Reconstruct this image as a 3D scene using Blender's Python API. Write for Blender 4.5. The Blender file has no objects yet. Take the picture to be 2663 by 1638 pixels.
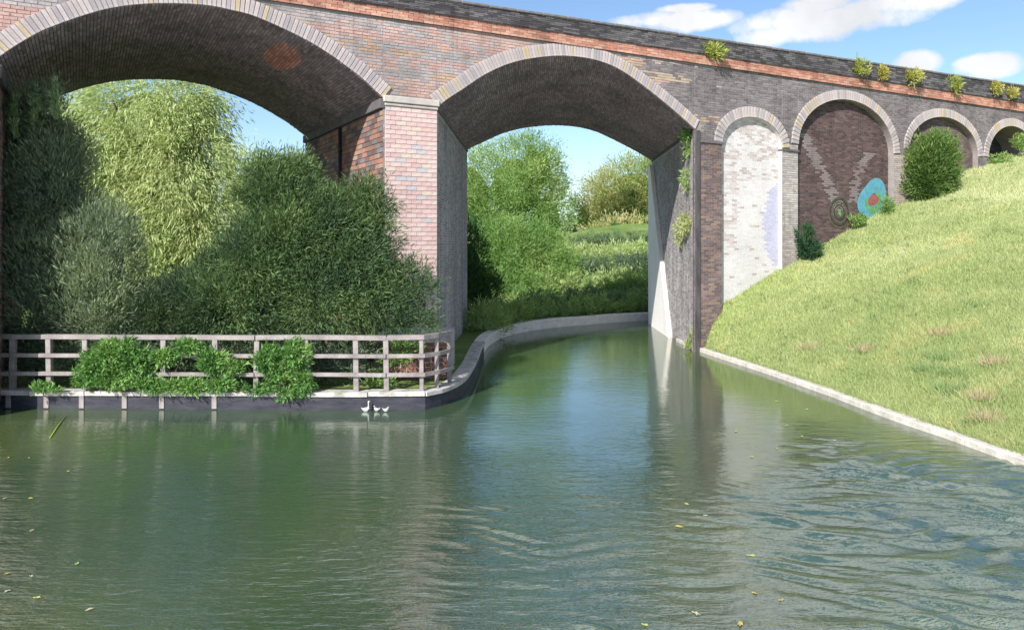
import bpy, bmesh, math, random
import numpy as np
from mathutils import Vector, Matrix
from mathutils.geometry import tessellate_polygon

# ------------------------------------------------------------------ camera, sky, sun
scene = bpy.context.scene
COL = scene.collection
F, HX, HY, EYE = 760.0, 512.0, 245.0, 3.6
cam_d = bpy.data.cameras.new("camera")
cam = bpy.data.objects.new("camera", cam_d)
COL.objects.link(cam)
cam.location = (0, 0, EYE)
cam.rotation_euler = (math.radians(90), 0, 0)
cam_d.sensor_width = 36.0
cam_d.lens = 36.0 * F / 1024.0
cam_d.shift_y = (HY - 314.5) / 1024.0
cam_d.clip_start = 0.1
cam_d.clip_end = 3000
scene.camera = cam

SUN_AZ = math.atan2(-0.46, -0.89)          # direction towards the sun, from +Y clockwise
SUN_EL = math.radians(34)
sun_d = bpy.data.lights.new("sun", 'SUN')
sun_d.energy = 4.2
sun_d.angle = math.radians(0.6)
sun_d.color = (1.0, 0.95, 0.87)
sun = bpy.data.objects.new("sun", sun_d)
COL.objects.link(sun)
sdir = Vector((math.sin(SUN_AZ) * math.cos(SUN_EL), math.cos(SUN_AZ) * math.cos(SUN_EL), math.sin(SUN_EL)))
sun.rotation_euler = sdir.to_track_quat('Z', 'Y').to_euler()
sun.location = (0, -30, 40)

scene.view_settings.view_transform = 'Standard'
scene.view_settings.look = 'None'
scene.view_settings.gamma = 1
scene.view_settings.exposure = 0.90
scene.view_settings.use_curve_mapping = False
try:
    scene.cycles.max_bounces = 6
    scene.cycles.diffuse_bounces = 3
    scene.cycles.glossy_bounces = 3
    scene.cycles.transmission_bounces = 3
    scene.cycles.use_denoising = True
except Exception:
    pass

world = bpy.data.worlds.new("World")
scene.world = world
world.use_nodes = True
wn, wl = world.node_tree.nodes, world.node_tree.links
wn.clear()


def wmath(op, a, b=None, c=None, clamp=False):
    n = wn.new('ShaderNodeMath')
    n.operation = op
    n.use_clamp = clamp
    for i, v in enumerate((a, b, c)):
        if v is None:
            continue
        if isinstance(v, (int, float)):
            n.inputs[i].default_value = v
        else:
            wl.new(v, n.inputs[i])
    return n.outputs[0]


w_out = wn.new('ShaderNodeOutputWorld')
w_bg = wn.new('ShaderNodeBackground')
w_bg.inputs[1].default_value = 0.092
sky = wn.new('ShaderNodeTexSky')
sky.sky_type = 'NISHITA'
sky.sun_disc = False
sky.sun_elevation = SUN_EL
sky.sun_rotation = SUN_AZ
sky.air_density = 1.0
sky.dust_density = 0.15
sky.ozone_density = 3.5
tc = wn.new('ShaderNodeTexCoord')
sep = wn.new('ShaderNodeSeparateXYZ')
wl.new(tc.outputs['Generated'], sep.inputs[0])
wno = wn.new('ShaderNodeTexNoise')
wno.inputs['Scale'].default_value = 17.0
wno.inputs['Detail'].default_value = 6.0
wno.inputs['Roughness'].default_value = 0.62
wl.new(tc.outputs['Generated'], wno.inputs['Vector'])
w_az = wmath('ARCTAN2', sep.outputs[0], sep.outputs[1])
w_el = wmath('ARCSINE', sep.outputs[2])
w_nz = wmath('SUBTRACT', wno.outputs[0], 0.5)


def ang(px, py):
    x, z = (px - HX) / F, (HY - py) / F
    return math.atan2(x, 1.0), math.atan2(z, math.hypot(x, 1.0))


clouds = []
for px, py, wx, hy in [(684, 20, 56, 8.5), (660, 21, 30, 6), (688, 8, 26, 4), (782, 22, 40, 11), (772, 35, 28, 10), (812, 27, 46, 12),
                       (850, 17, 52, 12), (884, 5, 52, 9), (820, 4, 30, 8), (916, 63, 18, 9), (975, 64, 15, 7), (993, 66, 19, 9)]:
    a, e = ang(px, py)
    clouds.append((a, e, wx * 1.12 / F, hy * 1.15 / F))
rw = random.Random(5)
for i in range(14):                                       # the same sort of small clouds all round the sky
    clouds.append((rw.uniform(0.95, 5.4), rw.uniform(0.2, 0.75), rw.uniform(0.05, 0.14), rw.uniform(0.012, 0.03)))
for i in range(26):                                       # larger, nearer-looking ones overhead
    clouds.append((-math.pi + (i + rw.uniform(.1, .9)) * 2 * math.pi / 26, rw.uniform(0.62, 1.15), rw.uniform(0.22, 0.42), rw.uniform(0.10, 0.19)))
mask = None
for a, e, ra, re in clouds:
    if a > math.pi:
        a -= 2 * math.pi
    dx = wmath('DIVIDE', wmath('SUBTRACT', w_az, a), ra)
    dy = wmath('DIVIDE', wmath('SUBTRACT', w_el, e), re)
    d2 = wmath('ADD', wmath('MULTIPLY', dx, dx), wmath('MULTIPLY', dy, dy))
    m = wmath('SUBTRACT', 1.0, d2)
    mask = m if mask is None else wmath('MAXIMUM', mask, m)
mask = wmath('MAXIMUM', mask, -3.0)
mask = wmath('ADD', mask, wmath('MULTIPLY', w_nz, 3.2))
mask = wmath('MULTIPLY', wmath('ADD', mask, 0.22), 1.15, clamp=True)
mask = wmath('MULTIPLY', mask, 0.93)
wno2 = wn.new('ShaderNodeTexNoise')
wno2.inputs['Scale'].default_value = 9.0
wno2.inputs['Detail'].default_value = 4.0
wl.new(tc.outputs['Generated'], wno2.inputs['Vector'])
ramp = wn.new('ShaderNodeValToRGB')
ramp.color_ramp.elements[0].position = 0.38
ramp.color_ramp.elements[0].color = (5.0, 5.0, 5.1, 1)
ramp.color_ramp.elements[1].position = 0.6
ramp.color_ramp.elements[1].color = (6.3, 6.3, 6.3, 1)
wl.new(wno2.outputs[0], ramp.inputs[0])
mixc = wn.new('ShaderNodeMix')
mixc.data_type = 'RGBA'
wl.new(mask, mixc.inputs[0])
wl.new(sky.outputs[0], mixc.inputs[6])
wl.new(ramp.outputs[0], mixc.inputs[7])
wl.new(mixc.outputs[2], w_bg.inputs[0])
wl.new(w_bg.outputs[0], w_out.inputs[0])

# ------------------------------------------------------------------ helpers
R = np.random.default_rng(11)


def pt(px, py, D):
    """point at depth D seen at pixel (px, py)"""
    return Vector(((px - HX) * D / F, D, EYE + (HY - py) * D / F))


def gp(px, py, z=0.0):
    """point on the level z seen at pixel"""
    D = F * (EYE - z) / (py - HY)
    return Vector(((px - HX) * D / F, D, z))


def link(name, me, mat, parent=None):
    o = bpy.data.objects.new(name, me)
    COL.objects.link(o)
    if mat is not None and me is not None and not me.materials:
        me.materials.append(mat)
    if parent is not None:
        o.parent = parent
    return o


def tag(o, label=None, cat=None, group=None, kind=None):
    if label: o["label"] = label
    if cat: o["category"] = cat
    if group: o["group"] = group
    if kind: o["kind"] = kind
    return o


def empty(name, loc=(0, 0, 0)):
    o = bpy.data.objects.new(name, None)
    o.empty_display_size = 0.2
    COL.objects.link(o)
    o.location = loc
    return o


def np_mesh(name, V, faces, cols=None, smooth=False):
    """V (n,3), faces (m,k) of constant k"""
    V = np.asarray(V, dtype=np.float32)
    Fc = np.asarray(faces, dtype=np.int32)
    me = bpy.data.meshes.new(name)
    n, (m, k) = len(V), Fc.shape
    me.vertices.add(n)
    me.vertices.foreach_set('co', V.ravel())
    me.loops.add(m * k)
    me.loops.foreach_set('vertex_index', Fc.ravel())
    me.polygons.add(m)
    me.polygons.foreach_set('loop_start', np.arange(0, m * k, k, dtype=np.int32))
    me.update(calc_edges=True)
    if cols is not None:
        c = np.ones((n, 4), dtype=np.float32)
        c[:, :3] = cols
        at = me.color_attributes.new('col', 'FLOAT_COLOR', 'POINT')
        at.data.foreach_set('color', c.ravel())
    me.polygons.foreach_set('use_smooth', np.full(m, bool(smooth)))
    me.validate()
    return me


BOXF = np.array([[0, 1, 2, 3], [7, 6, 5, 4], [0, 4, 5, 1], [1, 5, 6, 2], [2, 6, 7, 3], [3, 7, 4, 0]])


def box_mesh(name, lo, hi, bevel=0.0):
    bm = bmesh.new()
    x0, y0, z0 = lo; x1, y1, z1 = hi
    vs = [bm.verts.new(p) for p in [(x0, y0, z0), (x1, y0, z0), (x1, y1, z0), (x0, y1, z0), (x0, y0, z1), (x1, y0, z1), (x1, y1, z1), (x0, y1, z1)]]
    for f in ([3, 2, 1, 0], [4, 5, 6, 7], [0, 1, 5, 4], [1, 2, 6, 5], [2, 3, 7, 6], [3, 0, 4, 7]):
        bm.faces.new([vs[i] for i in f])
    if bevel > 0:
        bmesh.ops.bevel(bm, geom=list(bm.edges), offset=bevel, segments=1, affect='EDGES')
    me = bpy.data.meshes.new(name)
    bm.to_mesh(me); bm.free()
    return me


def sweep(name, pts, prof, closed_prof=True, caps=True):
    """sweep profile [(side, up)] along a plan polyline of Vectors; side = to the left of travel"""
    V, Fc = [], []
    n, k = len(pts), len(prof)
    for i, p in enumerate(pts):
        a, b = pts[max(i - 1, 0)], pts[min(i + 1, n - 1)]
        t = (b - a); t.z = 0; t.normalize()
        s = Vector((-t.y, t.x, 0))
        for u, v in prof:
            V.append(p + s * u + Vector((0, 0, v)))
    for i in range(n - 1):
        for j in range(k if closed_prof else k - 1):
            j2 = (j + 1) % k
            Fc.append((i * k + j, i * k + j2, (i + 1) * k + j2, (i + 1) * k + j))
    if caps:
        Fc.append(tuple(range(k))[::-1]); Fc.append(tuple((n - 1) * k + j for j in range(k)))
    me = bpy.data.meshes.new(name)
    me.from_pydata([tuple(v) for v in V], [], Fc)
    bm = bmesh.new(); bm.from_mesh(me); bmesh.ops.recalc_face_normals(bm, faces=bm.faces); bm.to_mesh(me); bm.free()
    return me


def tube(name, pts, radii, seg=8):
    V, Fc = [], []
    n = len(pts)
    for i, p in enumerate(pts):
        t = (Vector(pts[min(i + 1, n - 1)]) - Vector(pts[max(i - 1, 0)])).normalized()
        x = t.orthogonal().normalized() if abs(t.z) > .98 else Vector((0, 0, 1)).cross(t).normalized()
        y = t.cross(x)
        for j in range(seg):
            a = 2 * math.pi * j / seg
            V.append(Vector(p) + (x * math.cos(a) + y * math.sin(a)) * radii[i])
    for i in range(n - 1):
        for j in range(seg):
            Fc.append((i * seg + j, i * seg + (j + 1) % seg, (i + 1) * seg + (j + 1) % seg, (i + 1) * seg + j))
    Fc.append(tuple(range(seg))[::-1]); Fc.append(tuple((n - 1) * seg + j for j in range(seg)))
    me = bpy.data.meshes.new(name)
    me.from_pydata([tuple(v) for v in V], [], Fc)
    bm = bmesh.new(); bm.from_mesh(me); bmesh.ops.recalc_face_normals(bm, faces=bm.faces); bm.to_mesh(me); bm.free()
    me.polygons.foreach_set('use_smooth', [True] * len(me.polygons))
    return me


def resample(P, step):
    """Catmull-Rom through plan points, resampled about every step"""
    P = [Vector(p) for p in P]
    Q = []
    for i in range(len(P) - 1):
        p0 = P[i - 1] if i else P[0] * 2 - P[1]
        p1, p2 = P[i], P[i + 1]
        p3 = P[i + 2] if i + 2 < len(P) else P[-1] * 2 - P[-2]
        for k in range(24):
            t = k / 24
            Q.append(0.5 * ((2 * p1) + (p2 - p0) * t + (2 * p0 - 5 * p1 + 4 * p2 - p3) * t * t + (3 * p1 - p0 - 3 * p2 + p3) * t ** 3))
    Q.append(P[-1])
    L = [0.0]
    for a, b in zip(Q, Q[1:]):
        L.append(L[-1] + (b - a).length)
    n = max(2, int(round(L[-1] / step)))
    out, j = [], 0
    for i in range(n + 1):
        d = L[-1] * i / n
        while j < len(L) - 2 and L[j + 1] < d:
            j += 1
        f = (d - L[j]) / max(L[j + 1] - L[j], 1e-9)
        out.append(Q[j].lerp(Q[j + 1], f))
    return out


# ------------------------------------------------------------------ materials
def new_mat(name):
    m = bpy.data.materials.new(name)
    m.use_nodes = True
    nt = m.node_tree
    b = nt.nodes['Principled BSDF']
    return m, nt.nodes, nt.links, b


def noise(N, L, scale, detail=4, vec=None, rough=0.55):
    n = N.new('ShaderNodeTexNoise')
    n.inputs['Scale'].default_value = scale
    n.inputs['Detail'].default_value = detail
    n.inputs['Roughness'].default_value = rough
    if vec is not None:
        L.new(vec, n.inputs['Vector'])
    return n


def coords(N, L, scale=(1, 1, 1), kind='Object'):
    t = N.new('ShaderNodeTexCoord')
    mp = N.new('ShaderNodeMapping')
    mp.inputs['Scale'].default_value = scale
    L.new(t.outputs[kind], mp.inputs[0])
    return mp.outputs[0]


def mix(N, L, fac, a, b, blend='MIX'):
    m = N.new('ShaderNodeMix')
    m.data_type = 'RGBA'
    m.blend_type = blend
    for i, v in ((0, fac), (6, a), (7, b)):
        if hasattr(v, 'links'):
            L.new(v, m.inputs[i])
        elif isinstance(v, (int, float)):
            m.inputs[i].default_value = v
        else:
            m.inputs[i].default_value = (*v, 1)
    return m.outputs[2]


def rampn(N, L, fac, stops, interp='LINEAR'):
    r = N.new('ShaderNodeValToRGB')
    r.color_ramp.interpolation = interp
    els = r.color_ramp.elements
    while len(els) < len(stops):
        els.new(0.5)
    for e, (p, c) in zip(els, stops):
        e.position = p
        e.color = (*c, 1)
    L.new(fac, r.inputs[0])
    return r.outputs[0]


def bump(N, L, h, strength, dist, b):
    u = N.new('ShaderNodeBump')
    u.inputs['Strength'].default_value = strength
    u.inputs['Distance'].default_value = dist
    L.new(h, u.inputs['Height'])
    L.new(u.outputs[0], b.inputs['Normal'])
    return u


def mat_vcol(name, rough=0.9, grime=0.35, bscale=40, bstr=0.5, streak=False, runs=False):
    """masonry whose own colour is stored brick by brick"""
    m, N, L, b = new_mat(name)
    a = N.new('ShaderNodeAttribute'); a.attribute_name = 'col'
    v = coords(N, L)
    n1 = noise(N, L, 0.9, 6, v)
    n2 = noise(N, L, 22, 4, v)
    g = rampn(N, L, n1.outputs[0], [(0.3, (1 - grime,) * 3), (0.7, (1 + grime * .35,) * 3)])
    g2 = rampn(N, L, n2.outputs[0], [(0.25, (0.78,) * 3), (0.75, (1.18,) * 3)])
    c = mix(N, L, 1.0, a.outputs[0], g, 'MULTIPLY')
    c = mix(N, L, 1.0, c, g2, 'MULTIPLY')
    if runs:                                              # soot and lime washed down the face by rain
        v4 = coords(N, L, (1.6, 1.6, .16))
        n4 = noise(N, L, 1.0, 6, v4, .7)
        c = mix(N, L, 1.0, c, rampn(N, L, n4.outputs[0], [(.30, (.62, .60, .62)), (.46, (1, 1, 1)), (.60, (1, 1, 1)), (.72, (1.28, 1.28, 1.3))]), 'MULTIPLY')
    if streak:
        v3 = coords(N, L, (3.5, 3.5, .22))
        n3 = noise(N, L, 1.0, 5, v3)
        c = mix(N, L, 0.8, c, rampn(N, L, n3.outputs[0], [(.35, (.55,) * 3), (.65, (1.15,) * 3)]), 'MULTIPLY')
    L.new(c, b.inputs['Base Color'])
    b.inputs['Roughness'].default_value = rough
    b.inputs['Specular IOR Level'].default_value = 0.2
    nb = noise(N, L, bscale, 5, v)
    bump(N, L, nb.outputs[0], bstr, 0.012, b)
    return m


def mat_stone(name, c1, c2, scale=2.0, rough=0.9, stretch=(1, 1, 1), bstr=0.5, c3=None, objrand=None):
    m, N, L, b = new_mat(name)
    v = coords(N, L, stretch)
    n1 = noise(N, L, scale, 8, v, .65)
    n2 = noise(N, L, 30, 4, coords(N, L))
    c = rampn(N, L, n1.outputs[0], [(0.33, c1), (0.66, c2)] if c3 is None else [(0.3, c1), (0.5, c2), (0.7, c3)])
    if objrand:
        oi = N.new('ShaderNodeObjectInfo')
        rc = rampn(N, L, oi.outputs['Random'], objrand, 'CONSTANT')
        c = mix(N, L, 1.0, rc, rampn(N, L, n1.outputs[0], [(.3, (.78,) * 3), (.7, (1.15,) * 3)]), 'MULTIPLY')
    c = mix(N, L, 1.0, c, rampn(N, L, n2.outputs[0], [(.25, (.8,) * 3), (.75, (1.15,) * 3)]), 'MULTIPLY')
    L.new(c, b.inputs['Base Color'])
    b.inputs['Roughness'].default_value = rough
    b.inputs['Specular IOR Level'].default_value = 0.25
    bump(N, L, n2.outputs[0], bstr, 0.012, b)
    return m


def mat_leaf(name='foliage', rough=0.75, trans=0.35):
    m, N, L, b = new_mat(name)
    a = N.new('ShaderNodeAttribute'); a.attribute_name = 'col'
    L.new(a.outputs[0], b.inputs['Base Color'])
    b.inputs['Roughness'].default_value = rough
    b.inputs['Specular IOR Level'].default_value = 0.15
    t = N.new('ShaderNodeBsdfTranslucent')
    c = mix(N, L, 1.0, a.outputs[0], (1.1, 1.15, 0.7), 'MULTIPLY')
    L.new(c, t.inputs[0])
    ms = N.new('ShaderNodeMixShader')
    ms.inputs[0].default_value = trans
    L.new(b.outputs[0], ms.inputs[1]); L.new(t.outputs[0], ms.inputs[2])
    L.new(ms.outputs[0], N['Material Output'].inputs[0])
    return m


def mat_plain(name, c, rough=0.8, metallic=0.0):
    m, N, L, b = new_mat(name)
    n = noise(N, L, 14, 4, coords(N, L))
    L.new(mix(N, L, 1.0, c, rampn(N, L, n.outputs[0], [(.3, (.8,) * 3), (.7, (1.12,) * 3)]), 'MULTIPLY'), b.inputs['Base Color'])
    b.inputs['Roughness'].default_value = rough
    b.inputs['Metallic'].default_value = metallic
    return m


M_MASON = mat_vcol('masonry_brick', grime=.3, runs=True)
M_GREYB = mat_vcol('weathered_brick', grime=.25, streak=True)
M_SOFF = mat_vcol('soot_brick', grime=.35)
M_WHITE = mat_vcol('limewashed_brick', grime=.1, bstr=.3)
M_MORTAR = mat_stone('mortar', (.22, .195, .19), (.30, .27, .265), 3)
M_MORTAR_D = mat_stone('dark_mortar', (.10, .088, .092), (.15, .13, .14), 3)
M_PIER = mat_stone('pier_brick', (.5, .3, .3), (.5, .3, .3), 3, objrand=[
    (0.0, (.60, .42, .40)), (.2, (.63, .46, .44)), (.4, (.57, .39, .38)), (.55, (.63, .49, .46)), (.72, (.60, .43, .42)), (.86, (.60, .50, .43)), (.95, (.48, .46, .48))])
M_VOUSS = mat_stone('arch_brick', (.4, .36, .36), (.4, .36, .36), 3, objrand=[
    (0.0, (.42, .37, .37)), (.2, (.48, .42, .42)), (.45, (.38, .34, .36)), (.62, (.45, .39, .38)), (.8, (.47, .38, .26)), (.9, (.34, .31, .33))])
M_CONC = mat_stone('weathered_render', (.20, .18, .185), (.42, .395, .40), 1.3, stretch=(5, 5, .07), c3=(.64, .61, .61), bstr=.4)
M_SUNLIT = mat_stone('sunlit_pale', (.74, .72, .70), (.82, .80, .78), 1.2, stretch=(2, 2, .4), bstr=.25)  # pale tone that paints the sunlit wedge on the canal pier
M_COPING = mat_stone('coping_stone', (.20, .20, .15), (.44, .415, .40), 4, c3=(.56, .53, .51))
M_KERB = mat_stone('kerb_stone', (.42, .39, .35), (.66, .63, .58), 3)
M_IMPOST = mat_stone('impost_stone', (.40, .36, .35), (.52, .48, .43), 2.5)
M_IMPOST_D = mat_stone('sooty_stone', (.09, .08, .085), (.16, .14, .15), 2.5)
M_IRON = mat_plain('black_iron', (.022, .022, .026), .55)
M_WOOD = mat_stone('grey_timber', (.19, .165, .165), (.33, .295, .29), 2.5, stretch=(1, 1, 1), bstr=.6)
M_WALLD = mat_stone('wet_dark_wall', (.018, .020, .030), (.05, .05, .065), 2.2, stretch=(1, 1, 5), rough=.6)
M_LEAF = mat_leaf()
M_BARK = mat_stone('bark', (.06, .05, .04), (.13, .11, .09), 5, stretch=(1, 1, .3))
M_DECK = mat_stone('ballast', (.12, .11, .10), (.2, .19, .18), 8)
M_SOIL = mat_stone('bank_soil', (.035, .045, .02), (.08, .09, .035), 3)


def mat_ground(name, lo, mid, hi):
    m, N, L, b = new_mat(name)
    v = coords(N, L)
    n1 = noise(N, L, .55, 6, v, .65); n2 = noise(N, L, 9, 5, v, .7)
    c = rampn(N, L, n1.outputs[0], [(.3, lo), (.5, mid), (.7, hi)])
    c = mix(N, L, 1.0, c, rampn(N, L, n2.outputs[0], [(.3, (.65,) * 3), (.7, (1.25,) * 3)]), 'MULTIPLY')
    L.new(c, b.inputs['Base Color'])
    b.inputs['Roughness'].default_value = 1.0
    b.inputs['Specular IOR Level'].default_value = .1
    bump(N, L, n2.outputs[0], .8, .06, b)
    return m


M_GRASS = mat_ground('grass_ground', (.20, .27, .07), (.27, .33, .10), (.36, .40, .14))
M_LAND = mat_ground('bank_ground', (.09, .15, .04), (.14, .21, .06), (.21, .27, .09))


def mat_water():
    m, N, L, b = new_mat('canal_water')
    b.inputs['Roughness'].default_value = .045
    b.inputs['IOR'].default_value = 2.45
    b.inputs['Specular IOR Level'].default_value = .95
    t = N.new('ShaderNodeTexCoord')
    # murky green body colour with slow drifts of silt and weed
    mp0 = N.new('ShaderNodeMapping'); mp0.inputs['Scale'].default_value = (.25, .12, 1); L.new(t.outputs['Object'], mp0.inputs[0])
    n0 = noise(N, L, 1.0, 5, mp0.outputs[0])
    L.new(rampn(N, L, n0.outputs[0], [(.3, (.028, .058, .036)), (.5, (.040, .074, .038)), (.7, (.075, .105, .034))]), b.inputs['Base Color'])
    # a wind-ruffled patch in front of the right bank, calmer elsewhere
    sep_ = N.new('ShaderNodeSeparateXYZ'); L.new(t.outputs['Object'], sep_.inputs[0])

    def mth(op, a, c=None, clamp=False):
        n = N.new('ShaderNodeMath'); n.operation = op; n.use_clamp = clamp
        for i, v in enumerate((a, c)):
            if v is None: continue
            if isinstance(v, (int, float)): n.inputs[i].default_value = v
            else: L.new(v, n.inputs[i])
        return n.outputs[0]
    mp1 = N.new('ShaderNodeMapping'); mp1.inputs['Scale'].default_value = (.9, 3.2, 1); mp1.inputs['Rotation'].default_value = (0, 0, .12); L.new(t.outputs['Object'], mp1.inputs[0])
    n1 = noise(N, L, 1.5, 5, mp1.outputs[0], .6)
    mp2 = N.new('ShaderNodeMapping'); mp2.inputs['Scale'].default_value = (2.0, 6.5, 1); mp2.inputs['Rotation'].default_value = (0, 0, -.1); L.new(t.outputs['Object'], mp2.inputs[0])
    n2 = noise(N, L, 1.7, 3, mp2.outputs[0], .5)
    mp3 = N.new('ShaderNodeMapping'); mp3.inputs['Scale'].default_value = (.25, .3, 1); L.new(t.outputs['Object'], mp3.inputs[0])
    n3 = noise(N, L, 1.0, 2, mp3.outputs[0])
    calm = mth('ADD', mth('MULTIPLY', mth('SUBTRACT', n3.outputs[0], .35, True), 2.0), .40)
    # the reach under the arches is sheltered and lies flatter
    calm = mth('MULTIPLY', calm, mth('MAXIMUM', mth('SUBTRACT', 1.0, mth('MULTIPLY', mth('MAXIMUM', mth('SUBTRACT', sep_.outputs[1], 8.0), 0.0), .10)), .13))
    h = mth('ADD', mth('MULTIPLY', n1.outputs[0], .60), mth('MULTIPLY', n2.outputs[0], .30))
    h = mth('MULTIPLY', h, calm)
    bump(N, L, h, 1.0, .085, b)
    return m


M_WATER = mat_water()

# ------------------------------------------------------------------ plan geometry
D0 = 21.05
WO = Vector(((440 - HX) / F * D0, D0, 0))          # a point of the viaduct's front face
WD = Vector((1336.0, 760.0, 0)).normalized()        # along the face, to the right and away
WN = Vector((-WD.y, WD.x, 0))                       # into the viaduct
TH = 8.0
A1 = WN.copy()
A2 = Vector((.03, 1, 0)).normalized()
A2L = TH / A2.dot(WN)                               # length of the skewed passage


def ws(px):
    k = (px - HX) / F
    return (k * WO.y - WO.x) / (WD.x - k * WD.y)


def wsz(px, py):
    s = ws(px)
    D = WO.y + s * WD.y
    return s, EYE + (HY - py) * D / F


def W(s, z, w=0.0):
    """point on the face; w > 0 into the wall, w < 0 proud of it"""
    return WO + WD * s + WN * w + Vector((0, 0, z))


def line_z(pa, pb):
    (s0, z0), (s1, z1) = wsz(*pa), wsz(*pb)
    return lambda s: z0 + (z1 - z0) * (s - s0) / (s1 - s0)


Z_TOP = line_z((512, 9.4), (1024, 85.5))
Z_PAR = line_z((512, 26.5), (1024, 103.3))          # foot of the parapet
Z_STR = line_z((512, 36.5), (1024, 112.0))          # foot of the red string course
SMIN, SMAX = ws(-4) - 14.0, ws(1024) + 22.0
GZ = 0.38                                            # level of the towpath bank


def curve_s(pts, n=60):
    P = [Vector((*wsz(*p), 0)) for p in pts]
    Q = resample(P, .12)
    out = [(q.x, q.y) for q in Q]
    # keep s strictly increasing
    res = [out[0]]
    for q in out[1:]:
        if q[0] > res[-1][0] + 1e-4:
            res.append(q)
    return np.array(res)


def small_arch(xl, xr, ysp_l, ysp_r, ycrown):
    """semi-elliptic small arch from pixel data"""
    s0, z0 = wsz(xl, ysp_l); s1, z1 = wsz(xr, ysp_r)
    zs = (z0 + z1) / 2
    sc, zc = wsz((xl + xr) / 2, ycrown)
    sm, ra, rb = (s0 + s1) / 2, (s1 - s0) / 2, zc - zs
    a = np.linspace(math.pi, 0, 37)
    return np.stack([sm + ra * np.cos(a), zs + rb * np.sin(a)], 1)


ARCHES = [
    dict(c=curve_s([(-4, 64), (0, 57), (24, 41), (52, 27), (104, 10), (150, 4), (200, 5), (232, 10.5), (261, 19), (313, 44), (355, 73), (383, 98)]), ax=A1, L=TH, open=True, drop=.13),
    dict(c=curve_s([(437, 107), (447, 99), (461, 90), (485.5, 74), (511, 63), (538, 57.5), (566, 56), (595, 60), (620, 70), (645.6, 88), (670.6, 108), (694.5, 129)]), ax=A2, L=A2L, open=True, drop=.33),
    dict(c=small_arch(722, 782, 143, 147, 117), ax=A1, L=.16, open=False),
    dict(c=small_arch(798, 893.5, 147, 151, 99.5), ax=A1, L=.24, open=False),
    dict(c=small_arch(909, 978, 151, 155, 117), ax=A1, L=.24, open=False),
    dict(c=small_arch(988, 1036, 158, 161, 126), ax=A1, L=1.4, open=False),
    dict(c=small_arch(1050, 1090, 166, 169, 138), ax=A1, L=1.4, open=False),
]
RING = .37


def rear(c, k):
    """the flatter curve of the vault further in (k = share of the rise lost)"""
    base = np.interp(c[:, 0], [c[0, 0], c[-1, 0]], [c[0, 1], c[-1, 1]])
    return np.stack([c[:, 0], base + (c[:, 1] - base) * (1 - k)], 1)


for a in ARCHES:
    c = a['c']
    a['s0'], a['s1'] = c[0, 0], c[-1, 0]
    # outer curve: offset outwards
    t = np.gradient(c, axis=0)
    t /= np.linalg.norm(t, axis=1)[:, None]
    nrm = np.stack([-t[:, 1], t[:, 0]], 1)
    a['n'] = nrm
    a['outer'] = c + nrm * RING
ARCH1, ARCH2 = ARCHES[0], ARCHES[1]

viaduct = empty('viaduct', (WO.x, WO.y, 0))
tag(viaduct, 'long brick railway viaduct with two wide arches and smaller arches climbing to the right', 'viaduct')


def vpart(name, me, mat):
    o = link(name, me, mat)
    o.parent = viaduct
    o.matrix_parent_inverse = Matrix.Translation(-Vector(viaduct.location))
    return o


def poly_mesh(name, V, Fc):
    me = bpy.data.meshes.new(name)
    me.from_pydata([tuple(v) for v in V], [], Fc)
    return me


# ---- backing walls (mortar), front and back, with the openings left out
def wall_skin(name, w, back=False, mat=M_MORTAR):
    edges = []
    V, Fc = [], []
    spans = []
    for a in ARCHES:
        if back and not a['open']:
            continue
        sh = (a['ax'].dot(WD) / a['ax'].dot(WN)) * TH if back else 0
        spans.append((a['s0'] + sh, a['s1'] + sh, (rear(a['c'], a['drop']) if back else a['c']) + np.array([sh, 0])))
    spans.sort(key=lambda t: t[0])
    cur = SMIN

    def quad(s0, l0, s1, l1):
        i = len(V)
        V.extend([W(s0, l0, w), W(s1, l1, w), W(s1, Z_TOP(s1) - .3, w), W(s0, Z_TOP(s0) - .3, w)])
        Fc.append((i, i + 1, i + 2, i + 3) if not back else (i + 3, i + 2, i + 1, i))
    for s0, s1, c in spans:
        quad(cur, -1.0, s0, -1.0)
        for (a0, z0), (a1, z1) in zip(c, c[1:]):
            quad(a0, z0, a1, z1)
        cur = s1
    quad(cur, -1.0, SMAX, -1.0)
    return vpart(name, poly_mesh(name, V, Fc), mat)


wall_skin('wall', 0.003)
wall_skin('rear_wall', TH, back=True)

# ---- end walls and deck
V = [W(SMIN, Z_TOP(SMIN) - .3, .01), W(SMAX, Z_TOP(SMAX) - .3, .01), W(SMAX, Z_TOP(SMAX) - .3, TH), W(SMIN, Z_TOP(SMIN) - .3, TH),
     W(SMIN, -1, .01), W(SMAX, -1, .01), W(SMAX, -1, TH), W(SMIN, -1, TH)]
vpart('deck', poly_mesh('deck', V, [(0, 1, 2, 3), (0, 3, 7, 4), (1, 5, 6, 2)]), M_DECK)


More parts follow.
